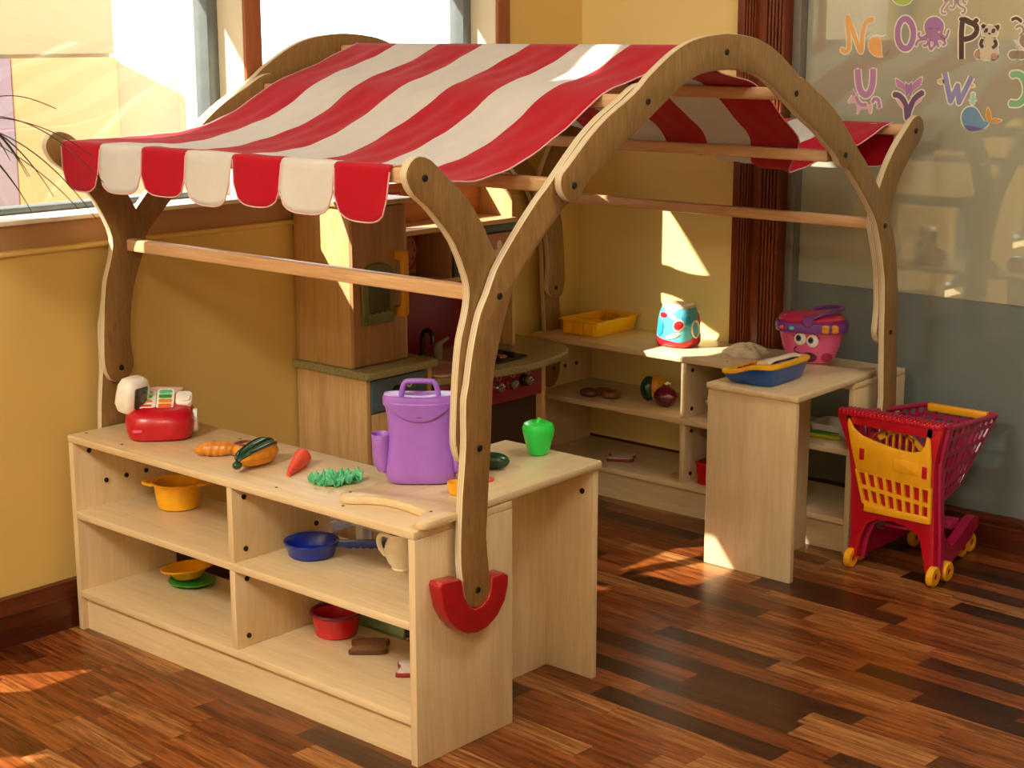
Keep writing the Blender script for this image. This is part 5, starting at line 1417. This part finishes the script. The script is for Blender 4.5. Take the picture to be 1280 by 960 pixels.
STICKERS = [
 ('letter_sticker', 'orange letter N sticker with curled ends on the glass partition', 'sticker', [('letter', 'NORANGE', 's', [(0.863, 1.408), (0.877, 1.401), (0.888, 1.413), (0.884, 1.459), (0.88, 1.5), (0.903, 1.45), (0.928, 1.402), (0.93, 1.448), (0.936, 1.477), (0.948, 1.49), (0.964, 1.492)], 0.0125)]),
 ('animal_sticker', 'orange bird sticker beside the letter N on the glass partition', 'sticker', [('body', 'NORANGE', 'p', [(0.956, 1.436), (0.971, 1.443), (0.99, 1.436), (0.995, 1.396), (1.0, 1.39), (0.985, 1.388), (0.966, 1.395), (0.952, 1.414)], 0), ('wing', 'WHITE', 's', [(0.961, 1.445), (0.976, 1.448), (0.992, 1.445), (1.007, 1.45)], 0.004), ('tail', 'BROWN', 's', [(1.005, 1.391), (1.013, 1.398), (1.02, 1.405)], 0.004), ('feet', 'GREY', 's', [(0.962, 1.382), (0.967, 1.375), (0.972, 1.382)], 0.0018), ('song_marks', 'GREY', 's', [(0.94, 1.445), (0.948, 1.452), (0.955, 1.457)], 0.003)]),
 ('letter_sticker', 'purple letter O sticker beside the octopus on the glass partition', 'sticker', [('letter', 'PURPLE', 'c', [(1.093, 1.452), (1.093, 1.443), (1.091, 1.435), (1.089, 1.427), (1.085, 1.42), (1.081, 1.415), (1.076, 1.412), (1.07, 1.411), (1.065, 1.412), (1.059, 1.415), (1.054, 1.42), (1.05, 1.426), (1.046, 1.434), (1.044, 1.443), (1.043, 1.452), (1.043, 1.462), (1.044, 1.47), (1.047, 1.478), (1.05, 1.485), (1.055, 1.49), (1.06, 1.493), (1.065, 1.494), (1.071, 1.493), (1.076, 1.489), (1.081, 1.485), (1.086, 1.478), (1.089, 1.47), (1.092, 1.462)], 0.0165)]),
 ('animal_sticker', 'purple octopus sticker between the letters O and P on the glass partition', 'sticker', [('head', 'PURPLE', 'p', [(1.154, 1.499), (1.169, 1.495), (1.182, 1.483), (1.185, 1.468), (1.179, 1.45), (1.17, 1.435), (1.146, 1.435), (1.135, 1.45), (1.127, 1.466), (1.128, 1.483), (1.137, 1.494)], 0), ('tentacle', 'PURPLE', 's', [(1.179, 1.45), (1.192, 1.442), (1.197, 1.45), (1.201, 1.464)], 0.0062), ('tentacle', 'PURPLE', 's', [(1.172, 1.442), (1.188, 1.433), (1.192, 1.425), (1.184, 1.421)], 0.0062), ('tentacle', 'PURPLE', 's', [(1.165, 1.437), (1.169, 1.426), (1.173, 1.416)], 0.0062), ('tentacle', 'PURPLE', 's', [(1.156, 1.437), (1.161, 1.426), (1.156, 1.414)], 0.0062), ('tentacle', 'PURPLE', 's', [(1.146, 1.437), (1.144, 1.422), (1.149, 1.41), (1.155, 1.413)], 0.0062), ('tentacle', 'PURPLE', 's', [(1.135, 1.448), (1.118, 1.441), (1.109, 1.449), (1.113, 1.456)], 0.0062), ('tentacle', 'PURPLE', 's', [(1.136, 1.439), (1.114, 1.435), (1.105, 1.428), (1.104, 1.419)], 0.0062), ('tentacle', 'PURPLE', 's', [(1.141, 1.433), (1.136, 1.421), (1.125, 1.42)], 0.0062), ('eye', 'DPURPLE', 's', [(1.139, 1.468), (1.144, 1.465), (1.149, 1.468)], 0.0015), ('eye', 'DPURPLE', 's', [(1.163, 1.468), (1.169, 1.465), (1.173, 1.468)], 0.0015), ('cheek', 'LPINK', 'p', [(1.177, 1.457), (1.176, 1.455), (1.174, 1.454), (1.172, 1.454), (1.169, 1.455), (1.168, 1.457), (1.169, 1.459), (1.171, 1.46), (1.174, 1.46), (1.176, 1.459)], 0)]),
 ('letter_sticker', 'dark brown letter P sticker with round ears on the glass partition', 'sticker', [('letter', 'DBROWN', 's', [(1.244, 1.383), (1.24, 1.483), (1.261, 1.484), (1.281, 1.474), (1.284, 1.457), (1.271, 1.443), (1.248, 1.437)], 0.015), ('ear', 'DBROWN', 'p', [(1.246, 1.492), (1.245, 1.489), (1.243, 1.487), (1.24, 1.485), (1.237, 1.485), (1.234, 1.487), (1.231, 1.489), (1.23, 1.492), (1.231, 1.495), (1.233, 1.497), (1.236, 1.498), (1.239, 1.498), (1.243, 1.497), (1.245, 1.495)], 0), ('ear', 'DBROWN', 'p', [(1.289, 1.488), (1.288, 1.486), (1.286, 1.483), (1.283, 1.482), (1.28, 1.482), (1.277, 1.483), (1.274, 1.486), (1.273, 1.488), (1.274, 1.491), (1.276, 1.493), (1.279, 1.495), (1.282, 1.495), (1.285, 1.493), (1.288, 1.491)], 0)]),
 ('animal_sticker', 'sitting panda sticker beside the letter P on the glass partition', 'sticker', [('body', 'PANDA', 'p', [(1.307, 1.44), (1.337, 1.44), (1.348, 1.416), (1.35, 1.39), (1.329, 1.382), (1.301, 1.386), (1.295, 1.407)], 0), ('head', 'PANDA', 'p', [(1.345, 1.457), (1.345, 1.451), (1.342, 1.446), (1.337, 1.442), (1.331, 1.44), (1.324, 1.439), (1.317, 1.44), (1.311, 1.442), (1.306, 1.446), (1.302, 1.451), (1.301, 1.457), (1.302, 1.463), (1.304, 1.468), (1.309, 1.472), (1.315, 1.474), (1.322, 1.475), (1.329, 1.474), (1.335, 1.472), (1.34, 1.468), (1.344, 1.463)], 0), ('ear', 'DBROWN', 'p', [(1.309, 1.473), (1.309, 1.47), (1.307, 1.468), (1.304, 1.467), (1.301, 1.468), (1.298, 1.47), (1.297, 1.473), (1.298, 1.476), (1.3, 1.478), (1.303, 1.479), (1.306, 1.478), (1.308, 1.476)], 0), ('ear', 'DBROWN', 'p', [(1.351, 1.471), (1.351, 1.468), (1.349, 1.466), (1.346, 1.465), (1.343, 1.466), (1.34, 1.468), (1.339, 1.471), (1.34, 1.474), (1.342, 1.476), (1.345, 1.477), (1.348, 1.476), (1.35, 1.474)], 0), ('eye', 'DBROWN', 'p', [(1.306, 1.457), (1.31, 1.467), (1.318, 1.466), (1.315, 1.456)], 0), ('eye', 'DBROWN', 'p', [(1.328, 1.456), (1.331, 1.466), (1.339, 1.465), (1.337, 1.455)], 0), ('nose', 'DBROWN', 'p', [(1.327, 1.453), (1.326, 1.451), (1.324, 1.45), (1.322, 1.45), (1.32, 1.451), (1.319, 1.453), (1.319, 1.454), (1.321, 1.455), (1.324, 1.455), (1.326, 1.454)], 0), ('arm', 'DBROWN', 's', [(1.304, 1.438), (1.299, 1.425), (1.306, 1.416)], 0.0095), ('arm', 'DBROWN', 's', [(1.339, 1.436), (1.344, 1.423), (1.334, 1.414)], 0.0095), ('foot', 'BROWNPINK', 'p', [(1.299, 1.396), (1.298, 1.392), (1.296, 1.388), (1.293, 1.386), (1.29, 1.386), (1.286, 1.388), (1.284, 1.392), (1.283, 1.396), (1.283, 1.401), (1.285, 1.404), (1.288, 1.407), (1.292, 1.407), (1.295, 1.405), (1.298, 1.401)], 0), ('foot', 'BROWNPINK', 'p', [(1.35, 1.392), (1.35, 1.388), (1.347, 1.384), (1.343, 1.383), (1.339, 1.383), (1.335, 1.384), (1.332, 1.387), (1.331, 1.391), (1.331, 1.395), (1.334, 1.398), (1.338, 1.4), (1.342, 1.4), (1.346, 1.399), (1.349, 1.395)], 0)]),
 ('animal_sticker', 'brown bird sticker cut off at the right edge of the picture', 'sticker', [('crest', 'DBROWN', 's', [(1.384, 1.489), (1.396, 1.494), (1.407, 1.489), (1.411, 1.485)], 0.0085), ('neck', 'TAUPE', 's', [(1.397, 1.468), (1.408, 1.474), (1.418, 1.468), (1.419, 1.457), (1.411, 1.447)], 0.0055), ('body', 'TAUPE', 'p', [(1.449, 1.434), (1.448, 1.427), (1.445, 1.422), (1.44, 1.417), (1.434, 1.415), (1.427, 1.415), (1.421, 1.417), (1.416, 1.422), (1.412, 1.427), (1.41, 1.434), (1.411, 1.44), (1.414, 1.446), (1.419, 1.45), (1.425, 1.453), (1.431, 1.453), (1.438, 1.45), (1.443, 1.446), (1.447, 1.44)], 0), ('foot', 'TAUPE', 'p', [(1.412, 1.396), (1.411, 1.392), (1.408, 1.388), (1.403, 1.386), (1.398, 1.385), (1.392, 1.385), (1.387, 1.388), (1.383, 1.392), (1.382, 1.396), (1.383, 1.401), (1.386, 1.405), (1.39, 1.407), (1.396, 1.408), (1.402, 1.407), (1.407, 1.405), (1.41, 1.401)], 0), ('foot', 'TAUPE', 'p', [(1.432, 1.397), (1.431, 1.392), (1.429, 1.388), (1.424, 1.386), (1.419, 1.385), (1.414, 1.386), (1.409, 1.388), (1.406, 1.392), (1.405, 1.396), (1.406, 1.401), (1.408, 1.405), (1.412, 1.407), (1.418, 1.408), (1.423, 1.407), (1.428, 1.405), (1.431, 1.401)], 0)]),
 ('letter_sticker', 'pinkish purple letter U sticker above the unicorn on the glass partition', 'sticker', [('letter', 'ORCHID', 's', [(0.92, 1.351), (0.924, 1.315), (0.933, 1.289), (0.949, 1.277), (0.964, 1.288), (0.971, 1.316), (0.97, 1.353)], 0.0185)]),
 ('animal_sticker', 'pale pink unicorn sticker under the letter U on the glass partition', 'sticker', [('body', 'LPINK', 'p', [(0.907, 1.275), (0.92, 1.28), (0.932, 1.259), (0.956, 1.248), (0.971, 1.254), (0.97, 1.226), (0.962, 1.226), (0.957, 1.237), (0.936, 1.236), (0.931, 1.224), (0.923, 1.224), (0.922, 1.252), (0.9, 1.249), (0.895, 1.258)], 0), ('mane', 'ORCHID', 's', [(0.918, 1.273), (0.929, 1.255), (0.943, 1.248), (0.953, 1.251)], 0.01), ('tail', 'ORCHID', 's', [(0.973, 1.256), (0.979, 1.266), (0.992, 1.263), (0.997, 1.24)], 0.01), ('horn', 'ORCHID', 'p', [(0.907, 1.275), (0.909, 1.291), (0.915, 1.277)], 0)]),
 ('letter_sticker', 'dark purple letter V sticker with curved arms on the glass partition', 'sticker', [('letter', 'DPURPLE', 's', [(1.04, 1.281), (1.058, 1.278), (1.074, 1.263), (1.083, 1.241), (1.087, 1.216), (1.092, 1.237), (1.102, 1.262), (1.116, 1.279), (1.133, 1.289)], 0.0165), ('wing_edge', 'LPINK', 'p', [(1.048, 1.269), (1.066, 1.261), (1.075, 1.245), (1.067, 1.245), (1.056, 1.256)], 0), ('wing_edge', 'LPINK', 'p', [(1.128, 1.276), (1.112, 1.264), (1.105, 1.246), (1.117, 1.256), (1.127, 1.265)], 0)]),
 ('animal_sticker', 'small purple bat sticker above the letter V on the glass partition', 'sticker', [('wing', 'ORCHID', 'p', [(1.045, 1.325), (1.063, 1.317), (1.079, 1.302), (1.08, 1.288), (1.064, 1.297), (1.051, 1.304)], 0), ('wing', 'ORCHID', 'p', [(1.126, 1.331), (1.108, 1.321), (1.094, 1.302), (1.095, 1.289), (1.109, 1.298), (1.124, 1.31)], 0), ('body', 'PURPLE', 'p', [(1.076, 1.315), (1.086, 1.309), (1.096, 1.316), (1.098, 1.284), (1.093, 1.277), (1.088, 1.284), (1.081, 1.277), (1.078, 1.284)], 0)]),
 ('letter_sticker', 'lilac blue letter W sticker above the whale on the glass partition', 'sticker', [('letter', 'LILACBLUE', 's', [(1.196, 1.345), (1.218, 1.267), (1.237, 1.31), (1.244, 1.264), (1.278, 1.335)], 0.0145), ('fish', 'TANS', 'p', [(1.192, 1.32), (1.191, 1.317), (1.189, 1.315), (1.185, 1.314), (1.182, 1.315), (1.179, 1.317), (1.178, 1.32), (1.178, 1.323), (1.181, 1.325), (1.185, 1.326), (1.188, 1.325), (1.191, 1.323)], 0), ('fish', 'TANS', 'p', [(1.287, 1.311), (1.287, 1.309), (1.284, 1.307), (1.281, 1.307), (1.278, 1.307), (1.276, 1.309), (1.275, 1.311), (1.275, 1.313), (1.278, 1.315), (1.281, 1.315), (1.284, 1.315), (1.286, 1.313)], 0)]),
 ('animal_sticker', 'blue whale sticker with orange tail under the letter W on the glass partition', 'sticker', [('body', 'WBLUE', 'p', [(1.255, 1.217), (1.256, 1.235), (1.267, 1.249), (1.284, 1.253), (1.298, 1.247), (1.311, 1.23), (1.322, 1.215), (1.336, 1.212), (1.33, 1.2), (1.314, 1.191), (1.293, 1.186), (1.273, 1.191), (1.261, 1.202)], 0), ('belly', 'DLILAC', 'p', [(1.266, 1.199), (1.282, 1.201), (1.304, 1.197), (1.319, 1.193), (1.293, 1.186), (1.276, 1.189)], 0), ('fluke', 'AMBER', 'p', [(1.336, 1.214), (1.327, 1.231), (1.331, 1.251), (1.341, 1.236), (1.343, 1.218)], 0), ('fluke', 'AMBER', 'p', [(1.339, 1.213), (1.352, 1.223), (1.373, 1.219), (1.36, 1.211)], 0), ('spout', 'TEALS', 's', [(1.284, 1.26), (1.285, 1.276), (1.285, 1.291)], 0.009), ('spout', 'TEALS', 's', [(1.285, 1.267), (1.275, 1.276)], 0.005), ('spout', 'TEALS', 's', [(1.285, 1.267), (1.295, 1.276)], 0.005)]),
 ('letter_sticker', 'green curved letter sticker cut off at the right edge of the picture', 'sticker', [('letter', 'GREENS', 's', [(1.393, 1.342), (1.411, 1.345), (1.427, 1.336), (1.438, 1.31), (1.436, 1.284), (1.419, 1.266), (1.393, 1.266)], 0.0175)]),
 ('animal_sticker', 'light green round sticker at the top edge of the glass partition', 'sticker', [('body', 'LIMES', 'p', [(1.084, 1.557), (1.083, 1.55), (1.08, 1.544), (1.074, 1.538), (1.067, 1.535), (1.059, 1.533), (1.05, 1.533), (1.041, 1.535), (1.033, 1.539), (1.027, 1.544), (1.023, 1.55), (1.021, 1.557), (1.022, 1.564), (1.026, 1.571), (1.031, 1.576), (1.039, 1.579), (1.047, 1.581), (1.056, 1.581), (1.065, 1.579), (1.072, 1.575), (1.078, 1.57), (1.082, 1.563)], 0)]),
 ('animal_sticker', 'purple jellyfish sticker with hanging tentacles at the top edge of the glass partition', 'sticker', [('bell', 'PURPLE', 'p', [(1.181, 1.542), (1.189, 1.568), (1.215, 1.577), (1.239, 1.565), (1.25, 1.541), (1.236, 1.548), (1.224, 1.542), (1.209, 1.548), (1.195, 1.542)], 0), ('tentacle', 'GREYPURPLE', 's', [(1.195, 1.546), (1.182, 1.529), (1.175, 1.516), (1.18, 1.508), (1.19, 1.509)], 0.0048), ('tentacle', 'GREYPURPLE', 's', [(1.214, 1.546), (1.215, 1.531), (1.209, 1.522), (1.199, 1.526)], 0.0048), ('tentacle', 'GREYPURPLE', 's', [(1.224, 1.546), (1.227, 1.531), (1.245, 1.52), (1.244, 1.51), (1.235, 1.509)], 0.0048), ('tentacle', 'GREYPURPLE', 's', [(1.238, 1.546), (1.241, 1.537), (1.248, 1.536)], 0.0048)]),
]

for nm, lab, cat, parts in STICKERS:
    allp = [p for q in parts for p in q[3]]
    cx_ = (min(p[0] for p in allp) + max(p[0] for p in allp)) / 2; cz_ = min(p[1] for p in allp)
    t = thing(nm, lab, cat, (cx_, 2.1307, cz_))
    b = NB(); g = .0042
    for i, (pn_, col, kd, pts, w_) in enumerate(parts):
        pts = [(p[0] - cx_, p[1] - cz_) for p in pts]
        if len(pts) <= 3 and kd == 's': pass
        if kd == 's': ribbon(b, smoothpoly(pts, 3, False) if len(pts) > 2 and pn_ != 'letter' or 'W' not in lab and kd == 's' and len(pts) > 2 else pts, w_ + 2 * g if w_ > .004 else w_, -.0004, -.0001)
        elif kd == 'c': ribbon(b, pts, w_ + 2 * g, -.0004, -.0001, True)
        else:
            mx_ = sum(p[0] for p in pts) / len(pts); mz_ = sum(p[1] for p in pts) / len(pts)
            sz = max(max(abs(p[0] - mx_), abs(p[1] - mz_)) for p in pts)
            f = 1 + g / max(sz, .006)
            prism(b, smoothpoly([(mx_ + (p[0] - mx_) * f, mz_ + (p[1] - mz_) * f) for p in pts], 2), 'xz', -.0004, -.0001)
    obj('border', b, SM['BORDER'], t, ang=0)
    for i, (pn_, col, kd, pts, w_) in enumerate(parts):
        pts = [(p[0] - cx_, p[1] - cz_) for p in pts]
        y1_ = -.0004 - .00012 * (i + 1)
        b = NB()
        if kd == 's':
            sharp = pn_ == 'letter' and ('letter W' in lab)
            ribbon(b, pts if sharp or len(pts) < 3 else smoothpoly(pts, 3, False), w_, y1_ - .0002, y1_ + .0001)
        elif kd == 'c': ribbon(b, pts, w_, y1_ - .0002, y1_ + .0001, True)
        else: prism(b, smoothpoly(pts, 3), 'xz', y1_ - .0002, y1_ + .0001)
        obj(pn_, b, SM[col], t, ang=0)

def scale_thing(o, f):
    """resize a finished thing: every mesh of it is rebuilt at the new size"""
    ms = [o] if o.type == 'MESH' else []
    st_ = list(o.children)
    while st_:
        c = st_.pop(); c.location = c.location * f; st_ += list(c.children)
        if c.type == 'MESH': ms.append(c)
    for c in ms:
        c.data.transform(Matrix.Scale(f, 4))
for o, f in ((to, 1.24), (on_, 1.3), (mg, 1.3), (pz, 1.28), (pn, 1.2), (po, 1.12), (jg, 1.08), (rg, 1.1), (gp, 1.24), (sq, 1.2), (bg_, 1.12), (pk, 1.03), (rb, 1.12)): scale_thing(o, f)
for o in list(COL.objects):
    for nm, f in (('bread_loaf', 1.0), ('carrot', 1.25), ('pastry', 1.3), ('food_tub', 1.3), ('plate', 1.08)):
        if o.name.split('.')[0] == nm and o.parent is None: scale_thing(o, f)
# ------------------------------------------------------------------ light
w = bpy.data.worlds.new('world'); S.world = w; w.use_nodes = True
bg = w.node_tree.nodes['Background']; bg.inputs[0].default_value = (1.0, .98, .95, 1); bg.inputs[1].default_value = 4.2
sd = bpy.data.lights.new('sun', 'SUN'); sun = bpy.data.objects.new('sun', sd); COL.objects.link(sun)
sd.energy = 19; sd.angle = math.radians(.6); sd.color = (1, .93, .80)
az = math.radians(51); el = math.radians(38.5)
dirv = Vector((math.cos(az) * math.cos(el), math.sin(az) * math.cos(el), -math.sin(el)))
sun.rotation_euler = dirv.to_track_quat('-Z', 'Y').to_euler()
M_FILL = emit('fill_glow', (1, .95, .87, 1), 3.0)
def fill_lamp(x, y, lab, e=60, s=.9):  # glowing panel with area lamp, added unseen as room fill
    t = thing('fill_light', lab, 'light', (x, y, H), group='added ceiling fill panels')
    b = NB(); bx(b, -s / 2 - .02, s / 2 + .02, -s / 2 - .02, s / 2 + .02, -.02, 0, .003); obj('frame', b, M_SILL, t)
    b = NB(); bx(b, -s / 2, s / 2, -s / 2, s / 2, -.024, -.0195); obj('diffuser', b, M_FILL, t)
    ld = bpy.data.lights.new('fill_lamp', 'AREA'); lo = bpy.data.objects.new('fill_lamp', ld); COL.objects.link(lo)
    ld.size = s; ld.energy = e; ld.color = (1, .95, .85); lo.location = (x, y, H - .03)
fill_lamp(1.1, -3.1, 'added square ceiling fill panel out of view near the window wall', 128)
fill_lamp(3.6, -2.9, 'added square ceiling fill panel out of view above the viewer', 55)
fill_lamp(2.6, .8, 'added square ceiling fill panel out of view before the glass partition', 26)
for n, (y0, y1) in enumerate(((-.28, .65), (.705, 1.649))):
    pd = bpy.data.lights.new('window_portal', 'AREA'); po = bpy.data.objects.new('window_portal', pd); COL.objects.link(po)
    pd.shape = 'RECTANGLE'; pd.size = 1.05; pd.size_y = y1 - y0
    po.location = (-.26, (y0 + y1) / 2, 1.55); po.rotation_euler = (0, -PI / 2, 0)
    pd.cycles.is_portal = True
S.view_settings.view_transform = 'Standard'; S.view_settings.look = 'None'
S.view_settings.gamma = 1; S.view_settings.use_curve_mapping = False
S.view_settings.exposure = 0.0
S.cycles.use_denoising = True
S.cycles.max_bounces = 10; S.cycles.diffuse_bounces = 5; S.cycles.transparent_max_bounces = 12
S.cycles.sample_clamp_indirect = 6
S.cycles.caustics_reflective = False; S.cycles.caustics_refractive = False
